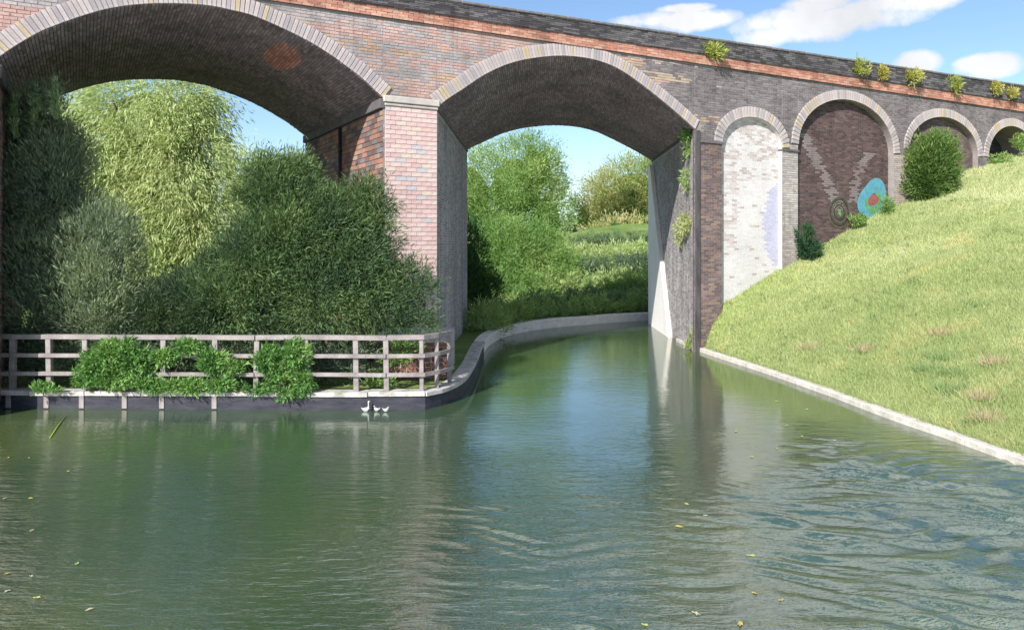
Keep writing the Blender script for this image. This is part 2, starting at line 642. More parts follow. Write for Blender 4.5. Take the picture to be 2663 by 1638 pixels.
# ---- generic brick field: boxes laid on a surface P(u, v, proud)
def brick_field(name, P, u0, u1, v0, v1, bu, bv, keep, colf, proud=(.010, .022), joint=.012, mat=M_MASON, seed=1, splits=(), depth=.03, parent=True):
    r = np.random.default_rng(seed)
    nv = int((v1 - v0) / bv)
    U, Vv = [], []
    for j in range(nv):
        off = (j % 2) * bu / 2 + r.uniform(-.01, .01)
        us = np.arange(u0 - off, u1 + bu, bu)
        a = np.clip(us + joint / 2, u0, u1); b = np.clip(us + bu - joint / 2, u0, u1)
        for sp in splits:
            hit = (a < sp) & (b > sp)
            if hit.any():
                a2, b2 = np.full(hit.sum(), sp + joint / 2), b[hit].copy()
                b[hit] = sp - joint / 2
                a, b = np.concatenate([a, a2]), np.concatenate([b, b2])
        ok = (b - a) > .02
        a, b = a[ok], b[ok]
        vv = v0 + j * bv
        U.append(np.stack([a, b], 1))
        Vv.append(np.stack([np.full_like(a, vv + joint / 2), np.full_like(a, vv + bv - joint / 2)], 1))
    U = np.concatenate(U); Vv = np.concatenate(Vv)
    uc, vc = U.mean(1), Vv.mean(1)
    k = keep(uc, vc)
    U, Vv, uc, vc = U[k], Vv[k], uc[k], vc[k]
    n = len(U)
    pr = r.uniform(proud[0], proud[1], n)
    corners = []
    for d in (0, 1):
        pp = pr if d == 0 else np.full(n, -depth)
        sh = 0.004 if d == 0 else 0.0
        for (a, b, sa, sb) in ((0, 0, 1, 1), (1, 0, -1, 1), (1, 1, -1, -1), (0, 1, 1, -1)):
            corners.append(P(U[:, a] + sa * sh + r.normal(0, .0015, n), Vv[:, b] + sb * sh + r.normal(0, .0015, n), pp))
    X = np.stack(corners, 1)                     # n, 8, 3
    Vt = X.reshape(-1, 3)
    base = np.arange(n)[:, None, None] * 8
    faces = (base + np.array([[0, 1, 2, 3], [0, 4, 5, 1], [1, 5, 6, 2], [2, 6, 7, 3], [3, 7, 4, 0]])[None]).reshape(-1, 4)
    cols = np.repeat(colf(uc, vc, r), 8, axis=0)
    me = np_mesh(name, Vt, faces, cols)
    bm = bmesh.new(); bm.from_mesh(me); bmesh.ops.recalc_face_normals(bm, faces=bm.faces); bm.to_mesh(me); bm.free()
    if parent:
        o = vpart(name, me, mat)
        tag(o, kind='stuff')
        return o
    return me


def npW(s, z, w):
    return np.stack([WO.x + WD.x * s + WN.x * w, WO.y + WD.y * s + WN.y * w, z + 0 * s], 1)


def run_noise(u, v, du, dv, seed):
    """piecewise value noise over runs of bricks: each brick course has its own runs of kiln colour"""
    r = np.random.default_rng(seed)
    tab = r.random((64, 257))
    j = np.floor(v / dv).astype(int) % 64
    x = u / du + tab[j, 0] * 37
    i = np.floor(x).astype(int)
    f = x - i
    f = f * f * (3 - 2 * f)
    return tab[j, i % 257] * (1 - f) + tab[j, (i + 1) % 257] * f


def pick(pal, t):
    pal = np.array(pal)
    return pal[np.clip((t * len(pal)).astype(int), 0, len(pal) - 1)]


def in_arch_region(s, z, pad=RING - .03):
    out = np.zeros(len(s), bool)
    for a in ARCHES:
        c = a['c']
        inside = (s > a['s0']) & (s < a['s1']) & (z < np.interp(s, c[:, 0], c[:, 1]))
        near = (s > a['s0'] - .8) & (s < a['s1'] + .8)
        idx = np.where(near & ~inside)[0]
        if len(idx):
            q = np.stack([s[idx], z[idx]], 1)
            d = np.sqrt(((q[:, None, :] - c[None]) ** 2).sum(2)).min(1)
            spring = np.minimum(c[0, 1], c[-1, 1]) - .05
            hit = (d < pad) & (q[:, 1] > spring)
            out[idx[hit]] = True
        out |= inside
    return out


P1S0, P1S1 = ws(385), ws(437)                       # front of the tall pier
P2S0, P2S1 = ws(694.5), ws(722)
IMP_T, IMP_B = wsz(412, 98)[1], wsz(412, 108)[1]


def keep_front(s, z):
    k = ~in_arch_region(s, z)
    k &= z < Z_STR(s) - .02
    k &= ~((s > P1S0 - .02) & (s < P1S1 + .02) & (z < IMP_T + .02))        # built brick by brick
    return k


PINKS = [(.46, .29, .26), (.38, .335, .335), (.48, .33, .29), (.35, .32, .325), (.44, .30, .22), (.42, .34, .25), (.47, .31, .28), (.37, .33, .335)]
GREYS = [(.18, .16, .17), (.21, .19, .20), (.16, .145, .155), (.23, .205, .215), (.20, .17, .175), (.215, .19, .19)]


def col_front(s, z, r):
    n = len(s)
    t = run_noise(s, z, 7.5, .29, 3) * .9 + r.random(n) * .1
    left = pick(PINKS, np.clip((t - .12) * 1.3, 0, .999))
    right = pick(GREYS, r.random(n) * .6 + run_noise(s, z, 3, .1, 8) * .4)
    s_a, s_b = ws(560), ws(700)
    f = (s - s_a) / (s_b - s_a) + (run_noise(s, z, 4, .31, 5) - .5) * .6
    f = np.clip(f, 0, 1)
    sel = (r.random(n) < f)[:, None]
    c = np.where(sel, right, left)
    # reddish piers near the ground at the right of the big arch
    red = (s > P2S0) & (s < P2S1) & (z < ARCHES[2]['c'][0, 1])
    c = np.where(red[:, None], pick([(.17, .12, .12), (.22, .15, .14), (.27, .18, .15), (.14, .11, .115)], r.random(n)), c)
    pale = (s > ARCHES[2]['s1']) & (s < ARCHES[3]['s0']) & (z < ARCHES[3]['c'][0, 1])
    c = np.where(pale[:, None], pick([(.40, .365, .35), (.45, .42, .41), (.40, .33, .30), (.47, .44, .43)], r.random(n)), c)
    p3 = (s > ARCHES[3]['s1']) & (s < ARCHES[4]['s0']) & (z < ARCHES[3]['c'][0, 1])
    c = np.where(p3[:, None], pick([(.42, .37, .35), (.36, .33, .33), (.48, .38, .30)], r.random(n)), c)
    return c * r.uniform(.88, 1.12, (n, 1))


BU, BV = .25, .082
SPL = [v for a in ARCHES for v in (a['s0'], a['s1'])]
brick_field('wall_brick', lambda u, v, p: npW(u, v, -p), SMIN + 9, ws(1024) + 9, -.4, Z_STR(SMAX), BU, BV,
            keep_front, col_front, seed=2, proud=(.001, .008), joint=.010, splits=SPL)

# ---- string course (red) and parapet (dark), proud of the wall
def band(name, za, zb, w0, w1, mat, ext=0):
    n = 90
    S = np.linspace(SMIN, SMAX, n)
    prof = []
    V, Fc = [], []
    for s in S:
        V += [W(s, za(s), w0), W(s, zb(s), w0), W(s, zb(s), w1), W(s, za(s), w1)]
    for i in range(n - 1):
        for j in range(4):
            Fc.append((i * 4 + j, i * 4 + (j + 1) % 4, (i + 1) * 4 + (j + 1) % 4, (i + 1) * 4 + j))
    Fc += [(0, 3, 2, 1), ((n - 1) * 4, (n - 1) * 4 + 1, (n - 1) * 4 + 2, (n - 1) * 4 + 3)]
    me = poly_mesh(name, V, Fc)
    bm = bmesh.new(); bm.from_mesh(me); bmesh.ops.recalc_face_normals(bm, faces=bm.faces); bm.to_mesh(me); bm.free()
    return vpart(name, me, mat)


band('string_course', Z_STR, Z_PAR, -.06, .2, M_MORTAR_D)
band('parapet', lambda s: Z_PAR(s) + .002, lambda s: Z_TOP(s) - .10, -.11, .32, M_MORTAR_D)
band('rear_parapet', lambda s: Z_PAR(s), lambda s: Z_TOP(s), TH - .3, TH + .1, M_MORTAR_D)
# coping along the parapet
cp = vpart('parapet_coping', None, None) if False else None
cop_parent = band('coping', lambda s: Z_TOP(s) - .098, lambda s: Z_TOP(s) - .04, -.14, .36, M_MORTAR_D)
S_ = SMIN + 8
cs_me = box_mesh('coping_stone', (0, -.16, -.0), (.86, .38, .075), .012)
M_CAP = mat_stone('dark_cap_stone', (.10, .095, .10), (.20, .19, .19), 4)
cs_me.materials.append(M_CAP)
i = 0
ang_plan = math.atan2(WD.y, WD.x)
grad = math.atan((Z_TOP(10) - Z_TOP(0)) / 10)
while S_ < ws(1024) + 6:
    o = bpy.data.objects.new('coping_stone', cs_me)
    COL.objects.link(o)
    o.parent = cop_parent
    p = W(S_, Z_TOP(S_) - .08 + R.uniform(-.006, .006), 0)
    o.location = p
    o.rotation_euler = (R.normal(0, .006), -grad, ang_plan + R.normal(0, .004))
    S_ += .885


def slope_field(name, za, zb, w, rows, cols_fn, seed, bu=.30):
    """courses that run with the gradient"""
    def P(u, v, p):
        z = za(u) + (zb(u) - za(u)) * v
        return npW(u, z, w - p)
    brick_field(name, P, SMIN + 9, ws(1024) + 9, 0.0, 1.0, bu, 1.0 / rows - 1e-6, lambda u, v: np.ones(len(u), bool), cols_fn,
                joint=.012, seed=seed, proud=(.004, .018))


# joint in v is relative (v is 0..1) so it scales with the band height
slope_field('string_course_brick', Z_STR, Z_PAR, -.062, 4, lambda u, v, r: pick([(.46, .22, .16), (.52, .27, .20), (.42, .20, .15), (.55, .32, .24)], r.random(len(u))) * r.uniform(.85, 1.1, (len(u), 1)), 21)
slope_field('parapet_brick', lambda s: Z_PAR(s) + .02, lambda s: Z_TOP(s) - .10, -.112, 7,
            lambda u, v, r: pick([(.085, .08, .085), (.12, .115, .12), (.065, .06, .066), (.15, .145, .15)], r.random(len(u))), 22)

# ---- tall pier: every brick of its front is a piece
pier_V = [W(P1S0, -1, .0), W(P1S1, -1, .0), W(P1S1, IMP_B, .0), W(P1S0, IMP_B, .0)]
pw = (P1S1 - P1S0)
M_MORT_PALE = mat_stone('pale_mortar', (.50, .43, .41), (.62, .55, .52), 3)
pier = vpart('pier', poly_mesh('pier', pier_V, [(0, 1, 2, 3)]), M_MORT_PALE)
tag(pier, 'pale pink brick pier front with scattered grey bricks')
nb_w = 5
bw = pw / nb_w
rows = 56
bh = (IMP_B - GZ) / rows
brick_w_me = []
for wd_, key in ((bw, 'f'), (bw / 2, 'h')):
    me = box_mesh('brick', (-wd_ / 2 + .006, -.018, -bh / 2 + .006), (wd_ / 2 - .006, .03, bh / 2 - .006), .004)
    me.materials.append(M_PIER)
    brick_w_me.append(me)
for j in range(rows):
    zc = GZ + (j + .5) * bh
    if j % 2 == 0:
        items = [(P1S0 + (i + .5) * bw, 0) for i in range(nb_w)]
    else:
        items = [(P1S0 + bw * .25, 1)] + [(P1S0 + bw * (i + 1), 0) for i in range(nb_w - 1)] + [(P1S1 - bw * .25, 1)]
    for s, kk in items:
        o = bpy.data.objects.new('brick', brick_w_me[kk])
        COL.objects.link(o)
        o.parent = pier
        o.location = W(s, zc, R.uniform(-.004, .004))
        o.rotation_euler = (0, R.normal(0, .004), ang_plan)

# imposts
def wall_box(name, s0, s1, z0, z1, w0, w1, mat, bev=.02):
    me = box_mesh(name, (s0, w0, z0), (s1, w1, z1), bev)
    M = Matrix(((WD.x, WN.x, 0, WO.x), (WD.y, WN.y, 0, WO.y), (0, 0, 1, 0), (0, 0, 0, 1)))
    me.transform(M)
    return vpart(name, me, mat)


wall_box('impost', P1S0 - .06, P1S1 + .05, IMP_B + .09, IMP_T, -.09, .3, M_IMPOST)
wall_box('impost', ARCH1['s0'] - 2.2, ARCH1['s0'] + .05, ARCH1['c'][0, 1] - .28, ARCH1['c'][0, 1], -.09, .3, M_IMPOST)
wall_box('impost', P1S0 - .02, P1S1 + .02, IMP_B, IMP_B + .085, -.055, .3, M_IMPOST)
A3, A4, A5, A6 = ARCHES[2], ARCHES[3], ARCHES[4], ARCHES[5]
wall_box('impost', P2S0 + .25, A3['s0'] + .02, A3['c'][0, 1] - .07, A3['c'][0, 1] + .02, -.05, .2, M_IMPOST_D, .01)
wall_box('impost', A3['s1'] - .02, A4['s0'] + .02, A3['c'][0, 1] - .11, A3['c'][0, 1] - .03, -.05, .2, M_IMPOST_D, .01)


# ---- passages: side walls, vault
def seg_curve_P(c, ax, L, drop=0.0):
    """map (u along axis, v arc length) -> point on the vault; proud points inwards/down"""
    d = np.sqrt((np.diff(c, axis=0) ** 2).sum(1))
    al = np.concatenate([[0], np.cumsum(d)])
    t = np.gradient(c, axis=0); t /= np.linalg.norm(t, axis=1)[:, None]

    def P(u, v, p):
        s = np.interp(v, al, c[:, 0]); z = np.interp(v, al, c[:, 1])
        base = np.interp(s, [c[0, 0], c[-1, 0]], [c[0, 1], c[-1, 1]])
        z = z - (z - base) * drop * np.clip(u / L, 0, 1)
        ts = np.interp(v, al, t[:, 0]); tz = np.interp(v, al, t[:, 1])
        s2, z2 = s + tz * p, z - ts * p
        return np.stack([WO.x + WD.x * s2 + ax.x * u, WO.y + WD.y * s2 + ax.y * u, z2], 1)
    return P, al[-1]


def vault(name, a, mat=M_MORTAR_D):
    c, ax, L = a['c'], a['ax'], a['L']
    V, Fc = [], []
    for (s, z), (s2, z2) in zip(c, rear(c, a['drop'])):
        V += [W(s, z, 0), W(s2, z2, 0) + ax * L]
    for i in range(len(c) - 1):
        Fc.append((2 * i, 2 * i + 1, 2 * i + 3, 2 * i + 2))
    return vpart(name, poly_mesh(name, V, Fc), mat)


SOOT = [(.25, .20, .225), (.29, .235, .255), (.22, .185, .21), (.32, .26, .275), (.26, .225, .255)]


def col_soot(u, v, r):
    n = len(u)
    c = pick(SOOT, r.random(n) * .65 + run_noise(v, u, 2.5, .3, 4) * .35) * r.uniform(.8, 1.2, (n, 1))
    return c


def make_patch_col(P, cx, cy, rad):
    def f(u, v, r):
        c = col_soot(u, v, r)
        X = P(u, v, np.zeros(len(u)))
        px = HX + F * X[:, 0] / X[:, 1]; py = HY - F * (X[:, 2] - EYE) / X[:, 1]
        hit = ((px - cx) ** 2 + ((py - cy) * 1.15) ** 2 < rad ** 2)
        return c, hit
    return f


P_v1, AL1 = seg_curve_P(ARCH1['c'], A1, TH, .13)
P_v2, AL2 = seg_curve_P(ARCH2['c'], A2, A2L, .33)
# round repair of red brick in the first vault: its centre and radius in vault coordinates
_g = np.stack(np.meshgrid(np.linspace(0, TH, 120), np.linspace(0, AL1, 240), indexing='ij'), -1).reshape(-1, 2)
_X = P_v1(_g[:, 0], _g[:, 1], np.zeros(len(_g)))
_px = HX + F * _X[:, 0] / _X[:, 1]; _py = HY - F * (_X[:, 2] - EYE) / _X[:, 1]
_i = np.argmin((_px - 282) ** 2 + (_py - 57) ** 2)
PATCH_U, PATCH_V = _g[_i]
_j = np.argmin((_px - 268) ** 2 + (_py - 57) ** 2)
_k = np.argmin((_px - 282) ** 2 + (_py - 69) ** 2)
PR = (abs(_g[_j, 0] - PATCH_U) + abs(_g[_k, 0] - PATCH_U)), max(.45, abs(_g[_j, 1] - PATCH_V), abs(_g[_k, 1] - PATCH_V))


def col_v1(u, v, r):
    c = col_soot(u, v, r)
    hit = ((u - PATCH_U) / max(PR[0] * .8, .6)) ** 2 + ((v - PATCH_V) / PR[1]) ** 2 < 1 + r.normal(0, .12, len(u))
    red = pick([(.52, .24, .20), (.60, .30, .26), (.46, .22, .19)], r.random(len(u)))
    return np.where(hit[:, None], red, c)


vault('vault', ARCH1)
vault('vault', ARCH2)
allk = lambda u, v: np.ones(len(u), bool)
brick_field('vault_brick', P_v1, .0, TH, 0, AL1, .25, .082, allk, col_v1, seed=31, mat=M_SOFF, depth=.02, proud=(.006, .02))
brick_field('vault_brick', P_v2, .0, A2L, 0, AL2, .25, .082, allk, col_soot, seed=32, mat=M_SOFF, depth=.02, proud=(.006, .02))


def side_wall(name, s, ax, L, z1, mat):
    a, b = W(s, -1, 0), W(s, -1, 0) + ax * L
    V = [a, b, b + Vector((0, 0, z1 + 1)), a + Vector((0, 0, z1 + 1))]
    return vpart(name, poly_mesh(name, V, [(0, 1, 2, 3)]), mat)


z1R, z1L = ARCH1['c'][-1, 1], ARCH1['c'][0, 1]
z2L, z2R = ARCH2['c'][0, 1], ARCH2['c'][-1, 1]
side_wall('pier_side', ARCH1['s1'], A1, TH, z1R, M_MORTAR_D)
side_wall('pier_side', ARCH1['s0'], A1, TH, z1L, M_MORTAR_D)
side_wall('pier_side', ARCH2['s0'], A2, A2L, z2L, M_CONC)
side_wall('pier_side', ARCH2['s1'], A2, A2L, z2R, M_CONC)


def side_P(s, ax, sgn):
    def P(u, v, p):
        return np.stack([WO.x + WD.x * (s + sgn * p) + ax.x * u, WO.y + WD.y * (s + sgn * p) + ax.y * u, v + 0 * u], 1)
    return P


def col_brown(u, v, r):
    n = len(u)
    return pick([(.22, .13, .11), (.30, .17, .13), (.17, .12, .12), (.36, .19, .15), (.20, .18, .19), (.34, .24, .18), (.14, .11, .12)],
                r.random(n) * .7 + run_noise(u, v, 1.2, .2, 6) * .3)


brick_field('pier_side_brick', side_P(ARCH1['s1'], A1, -1), 0, TH, .2, z1R - .3, .42, .14, allk, col_brown, seed=33, depth=.02)
brick_field('pier_side_brick', side_P(ARCH1['s0'], A1, 1), 0, TH, .2, z1L - .3, .42, .14, allk, col_brown, seed=34, depth=.02)


GREYI = [(.36, .34, .35), (.42, .40, .41), (.31, .29, .30), (.46, .435, .44), (.38, .35, .35)]


def col_greyi(u, v, r):
    n = len(u)
    return pick(GREYI, r.random(n) * .7 + run_noise(v, u, 2.0, .4, 6) * .3) * r.uniform(.92, 1.08, (n, 1))


brick_field('pier_side_brick', side_P(ARCH2['s0'], A2, 1), 0, A2L, -.1, z2L - .1, .25, .082, allk, col_greyi, seed=35, depth=.02, mat=M_GREYB, proud=(.003, .010), joint=.009)
brick_field('pier_side_brick', side_P(ARCH2['s1'], A2, -1), 0, A2L, -.1, z2R - .1, .25, .082, allk, col_greyi, seed=36, depth=.02, mat=M_GREYB, proud=(.003, .010), joint=.009)


def axis_box(name, s, ax, u0, u1, z0, z1, w0, w1, mat, bev=.015):
    """box along a passage side; w measured along the face direction from s"""
    me = box_mesh(name, (u0, w0, z0), (u1, w1, z1), bev)
    o_ = W(s, 0, 0)
    M = Matrix(((ax.x, WD.x, 0, o_.x), (ax.y, WD.y, 0, o_.y), (0, 0, 1, 0), (0, 0, 0, 1)))
    me.transform(M)
    bm = bmesh.new(); bm.from_mesh(me); bmesh.ops.recalc_face_normals(bm, faces=bm.faces); bm.to_mesh(me); bm.free()
    return vpart(name, me, mat)


axis_box('string_ledge', ARCH1['s1'], A1, -.03, TH - .02, z1R - .27, z1R - .01, -.10, .05, M_IMPOST_D)
axis_box('string_ledge', ARCH1['s0'], A1, -.03, TH - .02, z1L - .27, z1L - .01, -.05, .10, M_IMPOST_D)
axis_box('string_ledge', ARCH2['s0'], A2, .05, A2L - .05, z2L - .10, z2L - .01, -.05, .05, M_IMPOST_D)
axis_box('string_ledge', ARCH2['s1'], A2, .05, A2L - .05, z2R - .09, z2R - .01, -.05, .05, M_IMPOST_D)

# ---- added pale wedge, painting sunlight on the far end of the canal pier
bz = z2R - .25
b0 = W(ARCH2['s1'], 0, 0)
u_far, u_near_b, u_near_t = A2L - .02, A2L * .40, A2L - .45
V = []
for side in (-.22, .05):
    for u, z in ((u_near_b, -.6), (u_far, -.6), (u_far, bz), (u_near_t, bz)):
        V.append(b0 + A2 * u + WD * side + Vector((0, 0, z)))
me = poly_mesh('sunlit_wedge', V, [(0, 1, 2, 3), (7, 6, 5, 4), (0, 4, 5, 1), (1, 5, 6, 2), (2, 6, 7, 3), (3, 7, 4, 0)])
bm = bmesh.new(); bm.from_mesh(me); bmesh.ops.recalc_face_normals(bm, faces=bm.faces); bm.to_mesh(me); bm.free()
bt = vpart('sunlit_wedge', me, M_SUNLIT)
tag(bt, 'added pale wedge painting sunlight on the canal side of the pier')

# ---- arch rings, every voussoir a piece
for ai, a in enumerate(ARCHES):
    c, nrm = a['c'], a['n']
    # mortar band behind the voussoirs
    V, Fc = [], []
    for k in range(len(c)):
        p, q = c[k] + nrm[k] * .004, c[k] + nrm[k] * (RING - .006)
        V += [W(p[0], p[1], -.032), W(q[0], q[1], -.032), W(q[0], q[1], .05), W(p[0], p[1], .05)]
    for k in range(len(c) - 1):
        for j in range(4):
            Fc.append((k * 4 + j, k * 4 + (j + 1) % 4, (k + 1) * 4 + (j + 1) % 4, (k + 1) * 4 + j))
    me = poly_mesh('arch_ring', V, Fc)
    bm = bmesh.new(); bm.from_mesh(me); bmesh.ops.recalc_face_normals(bm, faces=bm.faces); bm.to_mesh(me); bm.free()
    ring = vpart('arch_ring', me, M_MORTAR)
    d = np.sqrt((np.diff(c, axis=0) ** 2).sum(1)); al = np.concatenate([[0], np.cumsum(d)])
    pitch = .105 if ai < 2 else .13
    n = int(al[-1] / pitch)
    pitch = al[-1] / n
    me = box_mesh('voussoir', (-pitch / 2 + .008, -.045, .002), (pitch / 2 - .006, .05, RING), .006)
    me.materials.append(M_VOUSS)
    me2 = box_mesh('voussoir', (-pitch / 2 + .008, -.04, .002), (pitch / 2 - .006, .05, RING / 2 - .006), .006)
    me2.materials.append(M_VOUSS)
    for k in range(n):
        v = (k + .5) * pitch
        s, z = np.interp(v, al, c[:, 0]), np.interp(v, al, c[:, 1])
        ns, nz = np.interp(v, al, nrm[:, 0]), np.interp(v, al, nrm[:, 1])
        o = bpy.data.objects.new('voussoir', me)
        COL.objects.link(o)
        o.parent = ring
        o.location = W(s, z, R.uniform(-.006, .004))
        th = math.atan2(ns, nz)
        M = Matrix(((WD.x, WN.x, 0), (WD.y, WN.y, 0), (0, 0, 1))) @ Matrix.Rotation(th, 3, 'Y')
        o.rotation_euler = M.to_euler()

# ---- blind arches: jambs, soffits, infill
def gz_wall(s):
    """height of the grass where it meets the viaduct"""
    return float(np.interp(s, HILL_S, HILL_Z))


HP = [(672, 346), (697, 326), (710, 313), (722, 303), (745, 291), (785, 267), (800, 259), (840, 238), (893, 207), (915, 197), (945, 183), (980, 167), (1000, 160), (1024, 154)]
_h = [wsz(*p) for p in HP]
_h[0] = (ws(690), .1)
_h[1] = (ws(698), wsz(698, 327)[1])
HILL_S = [q[0] for q in _h] + [ws(1024) + 10, ws(1024) + 30]
HILL_Z = [q[1] for q in _h] + [_h[-1][1] + 1.6, _h[-1][1] + 2.0]


def col_white(u, v, r):
    n = len(u)
    c = pick([(.59, .565, .575), (.62, .595, .60), (.57, .545, .55), (.60, .575, .58)], r.random(n))
    brown = pick([(.47, .41, .40), (.42, .35, .335), (.52, .465, .46)], r.random(n))
    a = A3
    fu = (u - a['s0']) / (a['s1'] - a['s0'])
    ztop = a['c'][:, 1].max()
    fz = (v - 2.2) / (ztop - 2.2)
    nz = run_noise(u, v, .8, .2, 12)
    p = .16 * (nz > .45) + .38 * ((fz > .62) & (nz > .35))
    p = np.where((fu < .33 - .18 * (.5 - fz).clip(0, 1)) & (fz > .12) & (fz < .68) & (nz > .22), .8, p)
    p = np.where(fz < .2, .04, p)
    c = np.where((r.random(n) < p)[:, None], brown, c)
    # lavender patch down the right-hand side
    e = ((fu - 1.0) / (.27 + .05 * (nz - .5))) ** 2 + ((fz - .36) / .26) ** 2
    c = np.where((e < 1)[:, None], np.array([.43, .43, .58]) * r.uniform(.92, 1.08, (n, 1)), c)
    return c


def col_fill4(u, v, r):
    n = len(u)
    c = pick([(.10, .065, .062), (.13, .08, .075), (.085, .06, .06), (.15, .10, .095)], r.random(n)) * r.uniform(.85, 1.1, (n, 1))
    a = A4
    fu = (u - a['s0']) / (a['s1'] - a['s0'])
    zt = a['c'][:, 1].max()
    fz = (v - 4.2) / (zt - 4.2)
    # faded grey streaks where plaster has been wiped over the brick
    d1 = np.abs(fu - (.10 + (.72 - fz) * .66)) < .055
    m1 = d1 & (fz < .72) & (fz > .15)
    d2 = np.abs(fu - (.62 + np.clip(fz - .25, 0, 1) ** 2 * 1.3)) < .05
    m2 = d2 & (fz < .62) & (fz > .22)
    return np.where(((m1 | m2) & (r.random(n) < .85))[:, None], np.array([.24, .20, .20]), c)


def col_fill5(u, v, r):
    n = len(u)
    return pick([(.17, .12, .12), (.21, .15, .145), (.14, .105, .11)], r.random(n))


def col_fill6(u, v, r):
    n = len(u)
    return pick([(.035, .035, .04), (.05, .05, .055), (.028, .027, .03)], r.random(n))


M_PANEL = mat_stone('old_limewash', (.50, .48, .485), (.60, .575, .58), 1.5, bstr=.3)
fills = [(A3, col_white, M_WHITE, M_PANEL, 'whitewashed brick infill with a lavender patch'), (A4, col_fill4, M_MASON, M_MORTAR_D, 'dark brown brick infill with painted swirls'),
         (A5, col_fill5, M_MASON, M_MORTAR_D, None), (A6, col_fill6, M_MASON, M_MORTAR_D, None), (ARCHES[6], col_fill6, M_MASON, M_MORTAR_D, None)]
for a, cf, bm_, mm, lab in fills:
    c, L = a['c'], a['L']
    zb = gz_wall(a['s0']) - 1.2
    zl, zr = c[0, 1], c[-1, 1]
    # soffit and jambs
    V, Fc = [], []
    prof = [(a['s0'], zb)] + [tuple(q) for q in c] + [(a['s1'], zb)]
    for s, z in prof:
        V += [W(s, z, 0), W(s, z, L)]
    for k in range(len(prof) - 1):
        Fc.append((2 * k, 2 * k + 1, 2 * k + 3, 2 * k + 2))
    vpart('arch_reveal', poly_mesh('arch_reveal', V, Fc), M_MORTAR if a is not A3 else M_PANEL)
    V = [W(s, z, L) for s, z in prof]
    o = vpart('infill', poly_mesh('infill', V, [tuple(range(len(V)))]), mm)
    if lab: tag(o, lab)

    def kp(u, v, a=a):
        return v < np.interp(u, a['c'][:, 0], a['c'][:, 1]) - .02
    brick_field('infill_brick', lambda u, v, p, L=L: npW(u, v, L - p), a['s0'] + .005, a['s1'] - .005, zb + .9, c[:, 1].max(), .25, .082, kp, cf,
                seed=41, mat=bm_, proud=(.001, .003) if a is A3 else (.003, .009), joint=.005 if a is A3 else .010)

# ---- painted marks on the dark infill (a swirl and a ring), thin coats of paint on the brick
def paint(name, px, py, pts_uv, mat, lift, L):
    V = []
    s0, z0 = wsz(px, py)
    for u, v in pts_uv:
        V.append(W(s0 + u, z0 + v, L - lift))
    return vpart(name, poly_mesh(name, V, [tuple(range(len(V)))]), mat)


def ring_paint(name, cs, cz, r0, r1, ex, rot, mat, lift, L, a0=0, a1=2 * math.pi, wob=.10, seed=0, n=56):
    rr = random.Random(seed)
    ph = [rr.uniform(0, 6) for _ in range(3)]
    V, Fc = [], []
    for i in range(n + 1):
        a = a0 + (a1 - a0) * i / n
        k = 1 + wob * math.sin(2 * a + ph[0]) + wob * .6 * math.sin(3 * a + ph[1])
        for r in (r0, r1):
            x, y = r * k * math.cos(a) * ex, r * k * math.sin(a)
            V.append(W(cs + x * math.cos(rot) - y * math.sin(rot), cz + x * math.sin(rot) + y * math.cos(rot), L - lift))
    for i in range(n):
        Fc.append((2 * i, 2 * i + 1, 2 * i + 3, 2 * i + 2))
    return vpart(name, poly_mesh(name, V, Fc), mat)


def paint_mat(n, c):
    return mat_stone(n, tuple(x * .75 for x in c), tuple(min(1, x * 1.15) for x in c), 6, rough=.8, bstr=.6)


PB, PG, PR_, PO, PGY = paint_mat('blue_paint', (.10, .31, .40)), paint_mat('green_paint', (.12, .30, .12)), paint_mat('red_paint', (.30, .10, .09)), \
    paint_mat('olive_paint', (.10, .11, .06)), paint_mat('black_paint', (.05, .045, .045))
LW = A4['L']
# unproject on the infill plane (0.8 m behind the face)
def wsz_in(px, py, w):
    k = (px - HX) / F
    ox, oy = WO.x + WN.x * w, WO.y + WN.y * w
    s = (k * oy - ox) / (WD.x - k * WD.y)
    D = oy + s * WD.y
    return s, EYE + (HY - py) * D / F


gs, gz_ = wsz_in(873, 199, LW)
ring_paint('graffiti_ring', gs - .04, gz_, .22, .80, 1.12, .35, PB, .020, LW, seed=1)
ring_paint('graffiti_ring', gs - .02, gz_ - .05, .24, .46, 1.15, .3, PG, .024, LW, a0=2.6, a1=7.0, seed=2)
ring_paint('graffiti_spot', gs - .02, gz_ - .03, .0, .24, 1.3, .3, PR_, .026, LW, seed=3)
gs2, gz2 = wsz_in(839, 212, LW)
for q, rr_ in enumerate((.16, .27, .38, .49, .58)):
    ring_paint('graffiti_swirl', gs2, gz2, rr_, rr_ + .055, 1.0, 0, PO if q % 2 == 0 else PGY, .020 + q * .0005, LW, seed=10 + q, wob=.03)
ring_paint('graffiti_spot', gs2 + .02, gz2 - .02, .0, .13, .6, .2, PG, .020, LW, seed=17)

# ---- black downpipes
def pipe(p, z0, z1, r=.055, off=None):
    pts = [Vector((p.x, p.y, z0)), Vector((p.x, p.y, z1))]
    me = tube('downpipe', pts, [r, r], 10)
    o = vpart('downpipe', me, M_IRON)
    z = z0 + .8
    k = 0
    while z < z1:
        c = tube('pipe_collar', [Vector((p.x, p.y, z)), Vector((p.x, p.y, z + .09))], [r * 1.35] * 2, 10)
        oc = link('pipe_collar', c, M_IRON, o)
        z += 1.8
    return o


wall_box('dark_strip', P2S0 + .005, P2S0 + .24, -.3, z2R - .03, -.045, .1, mat_stone('dark_strip_stone', (.045, .04, .045), (.12, .105, .11), 3, stretch=(1, 1, .3)), .01)  # flat dark strip up the front corner of the canal pier
pipe(W(ARCH1['s1'] - .08, 0, 0) + A1 * 3.6, .3, z1R - .3, .05)

